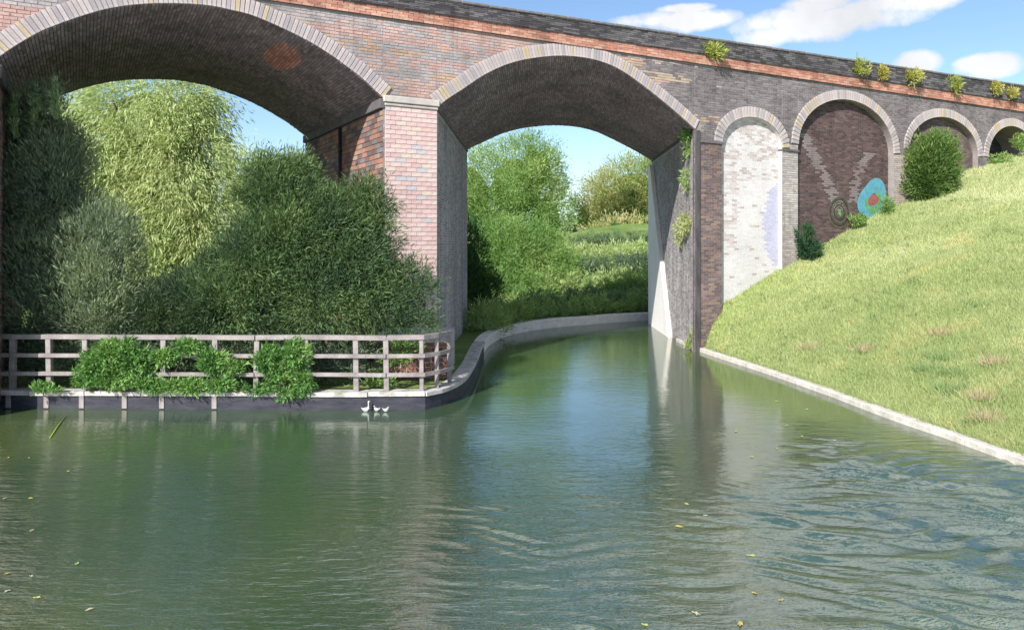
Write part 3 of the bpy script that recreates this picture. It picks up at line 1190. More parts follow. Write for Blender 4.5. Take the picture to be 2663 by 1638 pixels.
# ---- brick footing in front of the tall pier, behind the railing
fx0, fx1, fy0, fy1, fz = -3.45, -1.58, 18.35, 20.9, 1.36
me = box_mesh('footing', (fx0, fy0, -.3), (fx1, fy1, fz - .02), .0)
foot = vpart('footing', me, M_CONC)


def fP(u, v, p):
    return np.stack([u, fy0 - p, v], 1)


brick_field('footing_brick', fP, fx0, fx1 + .015, .3, fz, .30, .12, allk,
            lambda u, v, r: pick([(.22, .10, .08), (.17, .085, .075), (.28, .13, .10), (.14, .08, .08)], r.random(len(u))), seed=51, depth=.02)

# ------------------------------------------------------------------ water
gx = np.concatenate([[-300, -60, -20, -8], np.arange(-4, 13, .042), [16, 30, 80, 300]])
gy = np.concatenate([[-60, -10, 2, 4], np.arange(5, 17.5, .030), [19, 22, 30, 50, 110, 400]])
GX, GY = np.meshgrid(gx, gy, indexing='ij')


def wnoise(x, y, sc, seed):
    P_ = np.stack([x.ravel() + 400, y.ravel() + 400], 1)
    return vnoise(P_, sc, seed).reshape(x.shape)


def vnoise(P, scale, seed):
    """smooth value noise in plan"""
    r = np.random.default_rng(seed)
    tab = r.random((64, 64))
    x, y = P[:, 0] / scale, P[:, 1] / scale
    i, j = np.floor(x).astype(int), np.floor(y).astype(int)
    f, g = x - i, y - j
    f, g = f * f * (3 - 2 * f), g * g * (3 - 2 * g)
    t = lambda a, b: tab[a % 64, b % 64]
    return (t(i, j) * (1 - f) + t(i + 1, j) * f) * (1 - g) + (t(i, j + 1) * (1 - f) + t(i + 1, j + 1) * f) * g


# wind ripples: short crests fanning out from the lower left towards the right bank
wx, wy = wnoise(GX, GY, 1.6, 61) - .5, wnoise(GX, GY, 1.1, 62) - .5
e1 = 1 - (((GX - 6.6) / 4.6) ** 2 + ((GY - 8.9) / 5.2) ** 2)
m1 = np.clip(e1 * 1.3 + (wnoise(GX, GY, 1.3, 63) - .5) * 1.1, 0, 1)
e2 = 1 - (((GX - 1.1) / 2.4) ** 2 + ((GY - 8.6) / 3.6) ** 2)
m2 = np.clip(e2 + (wnoise(GX, GY, .9, 64) - .5) * 1.3, 0, 1) * .30
MSK = np.maximum(m1, m2)
hgt = np.zeros_like(GX)
for lam, dirn, amp, sd in ((.34, .10, .012, 65), (.25, .32, .0085, 66), (.43, -.12, .010, 67), (.19, .20, .004, 68)):
    ph = 2 * np.pi / lam * ((GY + wy * .55 - .02 * (GX - 3) ** 2 * .5) * math.cos(dirn) + (GX + wx * .4) * math.sin(dirn))
    grp = np.clip(wnoise(GX, GY * 2.2, .9, sd) * 1.9 - .35, 0, 1.3)
    hgt += amp * grp * np.sin(ph + 2.5 * wnoise(GX, GY, .7, sd + 9))
edge = np.clip((GX + 4) / .5, 0, 1) * np.clip((12.9 - GX) / .5, 0, 1) * np.clip((GY - 5) / .3, 0, 1) * np.clip((17.4 - GY) / .5, 0, 1)
hgt *= MSK * edge * 2.4
idx = np.arange(GX.size).reshape(GX.shape)
fc_ = np.stack([idx[:-1, :-1], idx[1:, :-1], idx[1:, 1:], idx[:-1, 1:]], -1).reshape(-1, 4)
me = np_mesh('water', np.stack([GX, GY, hgt], -1).reshape(-1, 3), fc_, smooth=True)
tag(link('water', me, M_WATER), kind='structure')

# ------------------------------------------------------------------ left / far bank
BANK = [gp(-900, 404.5), gp(-400, 406), gp(-150, 407), gp(0, 408), gp(200, 409), gp(400, 409.5), gp(432, 407.5), gp(452, 401), gp(466, 390), gp(476, 372), gp(482, 356),
        gp(491, 344), gp(508, 335.5), gp(540, 329), gp(585, 324.5), gp(643, 320.5), gp(720, 318), gp(800, 317)]
B2 = resample(BANK, .25)
B3 = B2 + [Vector((120, 44, 0))]
poly = [Vector((p.x, p.y, 0)) for p in B3]
outer = [Vector((260, 60, 0)), Vector((260, 390, 0)), Vector((-260, 390, 0)), Vector((-260, 16, 0))]
# ground sheet a little inside the coping
loop = [Vector((p.x, p.y, GZ - .02)) for p in poly] + [Vector((p.x, p.y, GZ - .02)) for p in outer]
tris = tessellate_polygon([loop])
me = poly_mesh('ground', loop, [tuple(t) for t in tris])
bm = bmesh.new(); bm.from_mesh(me); bmesh.ops.recalc_face_normals(bm, faces=bm.faces)
for f in bm.faces:
    if f.normal.z < 0: f.normal_flip()
bm.to_mesh(me); bm.free()
tag(link('ground', me, M_LAND), kind='structure')

canal_wall = empty('canal_wall', tuple(BANK[5]))
tag(canal_wall, 'dark wet retaining wall with pale coping curving along the left bank', 'retaining wall')


def wall_child(name, me, mat, par=canal_wall):
    o = link(name, me, mat)
    o.parent = par
    o.matrix_parent_inverse = Matrix.Translation(-Vector(par.location))
    return o


# travel is left to right, land lies to the left of travel
M_KERB_F = mat_stone('pale_kerb_stone', (.66, .63, .60), (.82, .79, .75), 3)
near = [p for p in B2 if p.y < 25.6]
far = B2[len(near) - 1:]
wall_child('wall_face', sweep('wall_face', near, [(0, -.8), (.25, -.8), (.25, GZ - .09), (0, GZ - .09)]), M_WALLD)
far_kerb = empty('canal_wall', tuple(far[len(far) // 2]))
tag(far_kerb, 'low pale canal kerb curving away beyond the middle arch', 'kerb')
wall_child('wall_face', sweep('wall_face', far, [(0, -.8), (.25, -.8), (.25, GZ - .09), (0, GZ - .09)]), M_KERB_F, far_kerb)


def stones(path, step, prof, par, mat, name='coping_stone', z=0.0):
    i = 0
    n = max(1, int(round(step / .25)))
    while i < len(path) - 1:
        seg = path[i:i + n + 1]
        if len(seg) < 2: break
        seg = [s.copy() for s in seg]
        if len(seg) > 1:
            d0 = (seg[1] - seg[0]).normalized() * .010; d1 = (seg[-1] - seg[-2]).normalized() * .010
            seg[0] += d0; seg[-1] -= d1
        dz = R.uniform(-.010, .010)
        seg = [s + Vector((0, 0, z + dz)) for s in seg]
        wall_child(name, sweep(name, seg, prof), mat, par)
        i += n


CP = [(-.045, -.095), (.34, -.095), (.34, -.008), (.33, 0.0), (-.03, 0.0), (-.045, -.012)]
nearvis = [p for p in near if p.x > -22]
stones(nearvis, 1.25, CP, canal_wall, M_COPING, z=GZ + .012)
stones(far, 1.25, CP, far_kerb, M_KERB_F, z=GZ + .012)

# ------------------------------------------------------------------ right bank kerb and grass hill
RK = [gp(672, 340.5), gp(694, 349), gp(716.6, 357), gp(762.5, 372), gp(825, 394), gp(887.7, 418), gp(950, 439.5), gp(992, 455), gp(1024, 466), gp(1120, 500), gp(1300, 565), gp(1800, 760)]
RK[0] = Vector((RK[1].x - .15, RK[1].y + 2.2, 0))
RKr = resample(RK, .25)
rkerb = empty('kerb', tuple(RKr[len(RKr) // 2]))
tag(rkerb, 'pale stone kerb along the foot of the grassy slope', 'kerb')
# travelling towards the camera the land is on the left
stones(RKr, 1.5, [(0, -.7), (.30, -.7), (.30, .085), (.02, .10), (0, .08)], rkerb, M_KERB, name='kerb_stone', z=0.03)

NT, NR = 90, 40
hillK = resample([p + Vector((.26, .1, .08)) for p in RK[1:]], .2)
HK = [hillK[int(round(i * (len(hillK) - 1) / (NT - 1)))] for i in range(NT)]
s_list = np.linspace(ws(690), SMAX, NT)
# reparametrise: more columns near the pier
tt = np.linspace(0, 1, NT) ** 1.35
s_list = ws(690) + tt * (ws(1024) + 20 - ws(690))
HK = [hillK[int(round(t * (len(hillK) - 1)))] for t in tt]
HV = np.zeros((NT, NR, 3))
rr_ = np.random.default_rng(4)
for i in range(NT):
    s = s_list[i]
    a = np.array(HK[i]); b = np.array(W(s, gz_wall(s), .3))
    for j in range(NR):
        f = j / (NR - 1)
        p = a + (b - a) * f
        L_ = np.linalg.norm(b - a)
        p[2] += math.sin(math.pi * f) * .012 * L_ * min(1, i / 12.0) + (math.sin(p[0] * 1.7 + p[1]) * .05 + math.sin(p[1] * 2.3 - p[0] * .6) * .045 + math.sin(p[0] * .8 - p[1] * .9) * .06) * math.sin(math.pi * f)
        HV[i, j] = p
idx = np.arange(NT * NR).reshape(NT, NR)
faces = np.stack([idx[:-1, :-1], idx[1:, :-1], idx[1:, 1:], idx[:-1, 1:]], -1).reshape(-1, 4)
me = np_mesh('hill', HV.reshape(-1, 3), faces, smooth=True)
bm = bmesh.new(); bm.from_mesh(me)
for f in bm.faces:
    f.normal_update()
    if f.normal.z < 0: f.normal_flip()
bm.to_mesh(me); bm.free()
tag(link('hill', me, M_GRASS), kind='structure')
# ground to the right of and beneath the slope, behind it
me = poly_mesh('rear_ground', [W(P2S0 + 5.5, GZ + .1, TH + .0), W(SMAX, GZ + .1, TH), W(SMAX, GZ + .1, TH + 12) , W(P2S0 + 7.5, GZ + .1, TH + 1.2)], [(0, 1, 2, 3)])


# blades of grass
def blades(name, P, Nn, length, width, cols, lean=.35, seed=0, flat=False):
    """P (n,3) roots, Nn (n,3) directions, triangles"""
    r = np.random.default_rng(seed)
    n = len(P)
    d = Nn + r.normal(0, lean, (n, 3))
    d /= np.linalg.norm(d, axis=1)[:, None]
    side = np.cross(d, r.normal(0, 1, (n, 3)))
    side /= np.linalg.norm(side, axis=1)[:, None] + 1e-9
    Ls = length[:, None]; Wd = width[:, None]
    v0 = P - side * Wd * .5; v1 = P + side * Wd * .5
    v2 = P + d * Ls
    V = np.stack([v0, v1, v2], 1).reshape(-1, 3)
    Fc = np.arange(n * 3).reshape(n, 3)
    return np_mesh(name, V, Fc, np.repeat(cols, 3, axis=0))


NG = 330000
A = HV[:-1, :-1]; B = HV[1:, :-1]; C_ = HV[1:, 1:]; D_ = HV[:-1, 1:]
area = np.linalg.norm(np.cross(B - A, D_ - A), axis=2)
cen = (A + B + C_ + D_) / 4
wgt = area / np.maximum(cen[:, :, 1], 4) ** 1.6
pxx = HX + F * cen[:, :, 0] / np.maximum(cen[:, :, 1], 1)
wgt = np.where((cen[:, :, 1] < 4) | (pxx > 1130), wgt * .02, wgt)
pr = (wgt / wgt.sum()).ravel()
ci = R.choice(len(pr), NG, p=pr)
ii, jj = np.unravel_index(ci, wgt.shape)
fu, fv = R.random(NG)[:, None], R.random(NG)[:, None]
Pg = A[ii, jj] * (1 - fu) * (1 - fv) + B[ii, jj] * fu * (1 - fv) + C_[ii, jj] * fu * fv + D_[ii, jj] * (1 - fu) * fv


def vnoise(P, scale, seed):
    """smooth value noise in plan"""
    r = np.random.default_rng(seed)
    tab = r.random((64, 64))
    x, y = P[:, 0] / scale, P[:, 1] / scale
    i, j = np.floor(x).astype(int), np.floor(y).astype(int)
    f, g = x - i, y - j
    f, g = f * f * (3 - 2 * f), g * g * (3 - 2 * g)
    t = lambda a, b: tab[a % 64, b % 64]
    return (t(i, j) * (1 - f) + t(i + 1, j) * f) * (1 - g) + (t(i, j + 1) * (1 - f) + t(i + 1, j + 1) * f) * g


n1, n2, n3 = vnoise(Pg, 3.2, 1), vnoise(Pg, .7, 2), vnoise(Pg, .35, 3)
GP = np.array([(.20, .29, .11), (.30, .38, .16), (.41, .47, .22), (.52, .56, .31), (.64, .65, .43)])
tcol = np.clip(.32 * n1 + .22 * n2 + .42 * R.random(NG) + .055 * (Pg[:, 2] - 1.0), 0, .999) * 4
k0 = np.floor(tcol).astype(int)
gcol = GP[k0] * (1 - (tcol - k0))[:, None] + GP[np.minimum(k0 + 1, 4)] * (tcol - k0)[:, None]
or_ = (n2 > .84) & (R.random(NG) < .22)
gcol[or_] = gcol[or_] * np.array([1.3, 1.0, .95]) + np.array([.04, .01, .02])
dk = (n3 > .90) & (R.random(NG) < .3)
gcol[dk] = np.array([.10, .19, .08]) * R.uniform(.8, 1.3, (dk.sum(), 1))
gl = R.uniform(.06, .14, NG) * (1 + .35 * (n3 > .8)) * (1 + .5 * (R.random(NG) < .08))
gw = R.uniform(.010, .022, NG) * np.clip(Pg[:, 1] / 14, .7, 2.2)
up = np.tile(np.array([-.15, -.1, 1.0]), (NG, 1))
NK = 9000
ki = R.integers(0, len(hillK) - 1, NK)
kp_ = np.array([tuple(q) for q in hillK])
kk_ = kp_[ki] + (kp_[ki + 1] - kp_[ki]) * R.random((NK, 1)) + R.normal(0, .035, (NK, 3)) * np.array([1, 1, .1])
Pg = np.concatenate([Pg, kk_]); gcol = np.concatenate([gcol, GP[R.integers(0, 4, NK)]])
gl = np.concatenate([gl, R.uniform(.08, .2, NK)]); gw = np.concatenate([gw, R.uniform(.010, .02, NK)])
up = np.concatenate([up, np.tile(np.array([-.55, -.3, .8]), (NK, 1))])
me = blades('grass', Pg - np.array([0, 0, .01]), up, gl, gw, gcol, .38, 3)
tag(link('grass', me, M_LEAF), kind='stuff')


# ------------------------------------------------------------------ foliage
def foliage_arrays(lobes, n, blen, bwid, pal, seed, updir=(0, 0, .4), outw=1.0, jit=.45, clump=.28, per=22, inner=.55, cold=1.0, colscale=1.2):
    r = np.random.default_rng(seed)
    Lb = np.array(lobes, float)                       # cx cy cz rx ry rz
    ar = (Lb[:, 3] * Lb[:, 5] + Lb[:, 3] * Lb[:, 4] + Lb[:, 4] * Lb[:, 5])
    ar = np.maximum(ar, ar.max() * .035)
    nc = max(4, n // per)
    li = r.choice(len(Lb), nc, p=ar / ar.sum())
    dv = r.normal(0, 1, (nc, 3)); dv /= np.linalg.norm(dv, axis=1)[:, None]
    dv[:, 1] = np.where(r.random(nc) < .75, -np.abs(dv[:, 1]), dv[:, 1])     # more on the open side
    rad = inner + (1.04 - inner) * r.random(nc) ** .45
    rad *= 1 + .10 * np.sin(dv[:, 0] * 7 + li) * np.cos(dv[:, 2] * 6 + li * 2)
    cc = Lb[li, :3] + dv * Lb[li, 3:6] * rad[:, None]
    ci = np.repeat(np.arange(nc), per)
    m = len(ci)
    out = dv[ci] * outw + np.array(updir) + r.normal(0, .25, (nc, 3))[ci]
    out /= np.linalg.norm(out, axis=1)[:, None]
    Cs = clump * r.uniform(.6, 1.3, nc)[ci][:, None]
    P = cc[ci] + r.normal(0, .42, (m, 3)) * Cs + out * (r.random((m, 1)) - .3) * Cs * 1.2
    d = out + r.normal(0, jit, (m, 3)); d /= np.linalg.norm(d, axis=1)[:, None]
    side = np.cross(d, r.normal(0, 1, (m, 3))); side /= np.linalg.norm(side, axis=1)[:, None] + 1e-9
    csz = r.uniform(.65, 1.35, nc)[ci]
    L_ = (blen * csz * r.uniform(.5, 1.4, m))[:, None]; w_ = (bwid * csz * r.uniform(.6, 1.35, m))[:, None]
    V = np.stack([P, P + d * L_ * .45 + side * w_ * .5, P + d * L_, P + d * L_ * .45 - side * w_ * .5], 1).reshape(-1, 3)
    pal = np.array(pal)
    t = np.clip(.55 * vnoise(cc[:, [0, 2]], colscale, seed + 9) + .3 * r.random(nc) + .15 * (dv[:, 2] * .5 + .5) * 0 + .08, 0, .999)[ci]
    t = np.clip(t + r.normal(0, .09, m), 0, .999) * (len(pal) - 1)
    k = np.floor(t).astype(int); f = (t - k)[:, None]
    c = (pal[k] * (1 - f) + pal[np.minimum(k + 1, len(pal) - 1)] * f) * r.uniform(.8, 1.2, (m, 1))
    cols = np.repeat(c, 4, axis=0)
    Fc = np.arange(m * 4).reshape(m, 4)
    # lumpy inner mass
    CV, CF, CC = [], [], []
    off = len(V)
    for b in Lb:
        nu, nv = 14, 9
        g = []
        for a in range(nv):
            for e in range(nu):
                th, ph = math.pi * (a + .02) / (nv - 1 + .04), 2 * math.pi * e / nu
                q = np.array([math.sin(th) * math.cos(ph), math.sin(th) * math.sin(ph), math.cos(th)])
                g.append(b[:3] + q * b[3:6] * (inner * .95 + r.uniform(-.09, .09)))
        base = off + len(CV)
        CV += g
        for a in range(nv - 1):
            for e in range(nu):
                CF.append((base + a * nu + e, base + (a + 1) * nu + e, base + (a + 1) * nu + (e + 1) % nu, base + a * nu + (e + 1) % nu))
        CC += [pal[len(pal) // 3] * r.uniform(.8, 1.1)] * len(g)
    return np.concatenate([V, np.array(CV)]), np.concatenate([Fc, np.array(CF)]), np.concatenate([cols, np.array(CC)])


def crown(name, parent, *a, **k):
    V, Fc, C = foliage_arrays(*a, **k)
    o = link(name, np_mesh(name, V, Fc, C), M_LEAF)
    if parent is not None:
        o.parent = parent
        o.matrix_parent_inverse = Matrix.Translation(-Vector(parent.location))
    return o


def lob(px, py, D, rxp, rzp, ry=None):
    p = pt(px, py, D)
    rx, rz = rxp * D / F, rzp * D / F
    return (p.x, p.y, p.z, rx, ry if ry else rx, rz)


def tree(name, label, cat, base, lobes, n, blen, bwid, pal, seed, trunk_r=.2, group=None, limbs=4, **kw):
    t = empty(name, tuple(base))
    tag(t, label, cat, group)
    crown('crown', t, lobes, n, blen, bwid, pal, seed, **kw)
    rr = random.Random(seed)
    zt = max(l[2] for l in lobes)
    tx, ty = lobes[0][0], lobes[0][1]
    b = Vector(base)
    pts = [b + (Vector((tx, ty, zt)) - b) * f + Vector((rr.uniform(-.08, .08), rr.uniform(-.08, .08), 0)) * (1 if 0 < f < 1 else 0) for f in (0, .2, .4, .6, .8, 1)]
    o = link('trunk', tube('trunk', pts, [trunk_r * k for k in (1.3, 1, .85, .65, .45, .2)], 9), M_BARK)
    o.parent = t; o.matrix_parent_inverse = Matrix.Translation(-b)
    for i in range(limbs):
        l = lobes[rr.randrange(len(lobes))]
        st = pts[rr.choice((1, 2, 3))]
        en = Vector(l[:3]) + Vector((rr.uniform(-.5, .5) * l[3], rr.uniform(-.5, .5) * l[4], rr.uniform(-.2, .6) * l[5]))
        mid = st.lerp(en, .5) + Vector((0, 0, .15 * (en - st).length))
        o = link('limb', tube('limb', [st, mid, en], [trunk_r * .5, trunk_r * .35, trunk_r * .12], 7), M_BARK)
        o.parent = t; o.matrix_parent_inverse = Matrix.Translation(-b)
    return t


WILLOW = [(.27, .34, .15), (.35, .43, .19), (.43, .50, .23), (.50, .56, .28), (.46, .53, .22)]
CONIF = [(.10, .135, .11), (.15, .20, .14), (.20, .265, .17), (.27, .33, .20), (.34, .41, .25)]
BUSHY = [(.04, .085, .035), (.06, .125, .04), (.075, .15, .045), (.12, .20, .06), (.18, .26, .09)]
BRIGHT = [(.08, .18, .06), (.13, .28, .08), (.22, .38, .12), (.32, .46, .17)]
LIGHT = [(.11, .23, .06), (.19, .33, .10), (.26, .38, .12), (.36, .46, .18), (.42, .48, .22)]
OLIVE = [(.20, .29, .09), (.29, .37, .12), (.37, .44, .17), (.50, .46, .22), (.40, .47, .19)]
TUFT = [(.22, .32, .06), (.36, .42, .12), (.50, .48, .16), (.55, .46, .10)]

# big pale willow behind the first arch
tree('willow_tree', 'tall pale green willow seen through the widest left arch', 'tree', pt(150, 330, 38).xy.to_3d() + Vector((0, 0, GZ)),
     [lob(150, 130, 38, 78, 62, 3.2), lob(105, 180, 37.5, 62, 70, 3), lob(185, 190, 37, 52, 80, 2.6), lob(196, 118, 38, 33, 42, 2.4), lob(205, 250, 37, 50, 60, 2.4), lob(130, 260, 36.5, 70, 60, 2.5), lob(35, 150, 39, 45, 60, 2.4)],
     90000, .30, .045, WILLOW, 101, trunk_r=.35, updir=(0, -.15, -.9), outw=.75, jit=.28, clump=.75, per=30, colscale=1.6)
tree('round_tree', 'low light green tree below the patch of sky in the left arch', 'tree', pt(258, 330, 80).xy.to_3d() + Vector((0, 0, GZ)),
     [lob(245, 205, 80, 38, 55, 4.2), lob(285, 212, 80, 40, 54, 4.2), lob(228, 168, 80, 14, 24, 2.4), lob(325, 215, 82, 40, 45, 4.2)],
     18000, .5, .10, WILLOW, 102, updir=(0, 0, .1), clump=.9, colscale=2.4)

# dark trees in front of the viaduct
dl = [lob(22, 215, 18.3, 42, 70, 1.0), lob(55, 190, 18.3, 38, 60, 1.0), lob(100, 255, 18.1, 42, 52, .9), lob(40, 275, 18.0, 58, 62, .95), lob(95, 300, 17.9, 48, 40, .8), lob(-10, 180, 18.3, 30, 75, 1.0),
      lob(10, 145, 18.3, 24, 34, .6), lob(35, 128, 18.3, 15, 30, .35), lob(56, 128, 18.3, 13, 30, .3), lob(16, 118, 17.6, 6, 18, .2), lob(36, 107, 17.6, 6, 18, .15), lob(56, 104, 17.6, 4, 18, .12), lob(72, 165, 18.3, 18, 34, .5)]
ct = tree('conifer_tree', 'dark conifer with three pointed tips at the left end of the railing', 'tree', Vector((pt(45, 300, 18.3).x, 18.3, GZ)),
     dl, 105000, .135, .021, CONIF, 103, trunk_r=.16, updir=(0, -.1, .9), outw=.8, jit=.3, clump=.26, per=26, colscale=.8)
crown('leading_shoot', ct, [lob(16, 114, 17.2, 2.2, 22, .06)], 420, .12, .024, [(.16, .24, .12), (.24, .33, .15), (.32, .40, .20)], 191, updir=(0, 0, 1.6), outw=.7, clump=.05, jit=.25, per=12, inner=.2)
crown('leading_shoot', ct, [lob(36, 106, 17.2, 2.2, 22, .06)], 420, .12, .024, [(.16, .24, .12), (.24, .33, .15), (.32, .40, .20)], 192, updir=(0, 0, 1.6), outw=.7, clump=.05, jit=.25, per=12, inner=.2)
crown('leading_shoot', ct, [lob(56, 102, 17.2, 2.2, 22, .06)], 420, .12, .024, [(.16, .24, .12), (.24, .33, .15), (.32, .40, .20)], 193, updir=(0, 0, 1.6), outw=.7, clump=.05, jit=.25, per=12, inner=.2)
dr = [lob(305, 240, 17.9, 52, 55, .75), lob(285, 192, 18.0, 28, 30, .6), lob(268, 262, 17.8, 42, 46, .7), lob(340, 225, 17.9, 36, 28, .55), lob(362, 262, 17.7, 28, 30, .45),
      lob(330, 295, 17.6, 55, 36, .5), lob(298, 172, 18.0, 13, 13, .3), lob(264, 170, 18.0, 15, 13, .3), lob(250, 190, 18.0, 10, 14, .3), lob(366, 190, 17.8, 14, 10, .25), lob(378, 205, 17.8, 14, 8, .2),
      lob(382, 240, 17.7, 14, 5, .15), lob(378, 222, 17.7, 16, 5, .15), lob(384, 304, 17.5, 34, 18, .3), lob(404, 294, 17.5, 22, 4, .12), lob(418, 286, 17.5, 16, 3.5, .08), lob(413, 271, 17.5, 14, 3, .07),
      lob(396, 264, 17.5, 14, 5, .12), lob(386, 282, 17.5, 16, 6, .15), lob(405, 322, 17.4, 28, 9, .2), lob(245, 300, 17.7, 60, 32, .5)]
tree('conifer_tree', 'broad dark green conifer spreading across the tall pink pier', 'tree', Vector((pt(310, 300, 17.9).x, 17.9, GZ)),
     dr, 120000, .135, .021, [(.045, .075, .06), (.07, .12, .065), (.11, .18, .075), (.17, .25, .10), (.27, .34, .16)], 104, trunk_r=.15, updir=(.35, -.1, .35), outw=.9, jit=.35, clump=.26, per=26, colscale=.7)
tree('dark_shrub', 'low dark shrub between the two conifers behind the railing', 'shrub', Vector((pt(195, 300, 18.2).x, 18.2, GZ)),
     [lob(205, 308, 18.0, 45, 30, .6), lob(165, 312, 18.0, 30, 28, .6), lob(216, 272, 18.3, 12, 18, .5), lob(163, 298, 18.4, 12, 14, .4), lob(190, 288, 18.4, 12, 16, .4)], 32000, .125, .021, [(.04, .07, .045), (.06, .10, .055), (.09, .14, .065), (.13, .18, .08)], 105, trunk_r=.05,
     updir=(0, -.1, .6), clump=.22, jit=.4, colscale=.5)
# leafy undergrowth at the foot of the trees, dense enough to be one mass
V, Fc, C = foliage_arrays([lob(x, 352 + R.uniform(-4, 6), 17.75, 26, 30, .22) for x in range(-40, 372, 22)], 26000, .15, .026, CONIF[:4], 106, updir=(.1, -.1, .9), clump=.2, jit=.35, colscale=.5)
tag(link('undergrowth', np_mesh('undergrowth', V, Fc, C), M_LEAF), kind='stuff')

# shrubs scrambling over the railing
def shrub(name, label, lobes, n, pal, seed, group=None, blen=.10, bwid=.03, cat='shrub', stems=5, **kw):
    c = Vector(lobes[0][:3]); zb = min(l[2] - l[5] for l in lobes)
    b = Vector((c.x, c.y, max(zb, 0)))
    t = empty(name, tuple(b))
    tag(t, label, cat, group)
    crown('foliage', t, lobes, n, blen, bwid, pal, seed, **kw)
    rr = random.Random(seed)
    for i in range(stems):
        l = lobes[rr.randrange(len(lobes))]
        en = Vector(l[:3])
        o = link('stem', tube('stem', [b + Vector((rr.uniform(-.1, .1), 0, 0)), b.lerp(en, .5) + Vector((0, 0, .05)), en], [.014, .011, .005], 5), M_BARK)
        o.parent = t; o.matrix_parent_inverse = Matrix.Translation(-b)
    return t


KW = dict(updir=(.5, -.3, .3), jit=.4, clump=.09, per=16, inner=.4, colscale=.35)
GRP_C = 'climbing shrubs growing through the railing'
shrub('climbing_shrub', 'largest bright green shrub bulging over the top rail of the left railing', [lob(118, 353, 16.72, 22, 13, .25), lob(100, 364, 16.72, 17, 14, .25), lob(136, 361, 16.7, 17, 11, .22), lob(118, 378, 16.66, 22, 7, .18), lob(86, 376, 16.7, 8, 9, .16), lob(146, 383, 16.62, 14, 4, .10)],
      11000, BRIGHT, 110, GRP_C, **KW)
shrub('climbing_shrub', 'feathery green shrub trailing along the middle rails right of the biggest shrub', [lob(166, 357, 16.75, 14, 5, .12), lob(190, 347, 16.72, 12, 5, .12), lob(168, 386, 16.62, 13, 3.5, .10), lob(195, 385, 16.62, 15, 4, .10)],
      4500, BRIGHT, 111, GRP_C, **KW)
shrub('climbing_shrub', 'mid green shrub hanging on the lower rails near the middle of the railing', [lob(214, 361, 16.7, 13, 8, .15), lob(232, 366, 16.7, 11, 4, .12), lob(222, 384, 16.62, 12, 4, .10)],
      4200, BRIGHT, 112, GRP_C, **KW)
shrub('climbing_shrub', 'upright green shrub on the railing nearest the tall pier', [lob(270, 358, 16.7, 13, 11, .2), lob(296, 355, 16.7, 12, 13, .2), lob(282, 371, 16.68, 17, 7, .16), lob(303, 382, 16.62, 7, 9, .14), lob(257, 388, 16.62, 13, 3, .1), lob(290, 391, 16.60, 15, 2.5, .08)],
      7500, BRIGHT, 113, GRP_C, **KW)
shrub('weed', 'small green weed on the coping beside the second railing post', [lob(42, 388, 16.6, 6, 5, .08), lob(54, 390, 16.6, 6, 3, .06)], 500, BRIGHT, 114, cat='plant', stems=2, updir=(0, -.2, .8), clump=.06, per=8, blen=.09)
shrub('leafy_sprig', 'pale sprig of leaves poking through the railing before the brick footing', [lob(395, 357, 17.3, 14, 7, .1), lob(383, 381, 17.3, 12, 10, .1), lob(408, 345, 17.3, 14, 6, .1)], 1500, LIGHT[:4], 115, cat='plant', stems=3, updir=(.6, -.2, .5), clump=.12, per=12, inner=.3)

# beyond the middle arch
tree('leafy_tree', 'tall bright green tree rising at the left of the middle arch', 'tree', Vector((pt(515, 330, 92).x, 92, GZ)),
     [lob(515, 188, 92, 46, 50, 5), lob(535, 170, 92, 28, 36, 4), lob(500, 240, 91, 42, 56, 5), lob(545, 225, 91, 28, 50, 4.4), lob(470, 200, 93, 34, 56, 4.8), lob(555, 250, 90, 26, 30, 3.6)],
     60000, .42, .085, LIGHT, 121, trunk_r=.5, updir=(0, -.1, .35), clump=.9, colscale=3.2, per=22)
tree('round_bush', 'dark green bush just behind the pier at the foot of the middle arch', 'bush', Vector((pt(484, 330, 33).x, 33, GZ)),
     [lob(482, 300, 33, 19, 30, .9), lob(470, 270, 33.5, 18, 45, 1.0), lob(492, 316, 32.6, 13, 14, .6)],
     12000, .2, .04, BUSHY[:4], 122, trunk_r=.08, updir=(.1, -.1, .7), clump=.3)
tree('autumn_tree', 'rounded olive and orange tree under the sky gap of the middle arch', 'tree', Vector((pt(625, 330, 100).x, 100, 2)),
     [lob(632, 192, 100, 38, 33, 5.2), lob(604, 200, 100, 24, 26, 3.6), lob(668, 188, 100, 34, 42, 5), lob(588, 218, 99, 22, 24, 3.2), lob(640, 225, 100, 44, 32, 4)],
     52000, .40, .085, OLIVE, 123, trunk_r=.4, updir=(-.2, -.1, .4), clump=1.1, per=22, colscale=3)
tree('small_bush', 'small dark green bush in front of the olive and orange tree', 'bush', Vector((pt(622, 245, 88).x, 88, 3.2)),
     [lob(614, 210, 88, 14, 11, 1.8), lob(630, 205, 88, 16, 13, 1.8), lob(612, 220, 88, 9, 7, 1.2)], 6000, .4, .09, [(.06, .11, .03), (.09, .15, .04), (.18, .17, .06), (.13, .20, .06)], 124, trunk_r=.1, clump=.55)
tree('pale_bush', 'pale yellow green bush beneath the small dark bush', 'bush', Vector((pt(620, 270, 84).x, 84, 2.4)),
     [lob(625, 232, 84, 28, 13, 2.4), lob(595, 240, 84, 20, 13, 2.2), lob(650, 236, 84, 20, 15, 2.2)], 9000, .45, .09, [(.30, .36, .12), (.42, .44, .18), (.52, .48, .26), (.50, .53, .25)], 125, trunk_r=.1, clump=.7, updir=(.3, 0, .2))
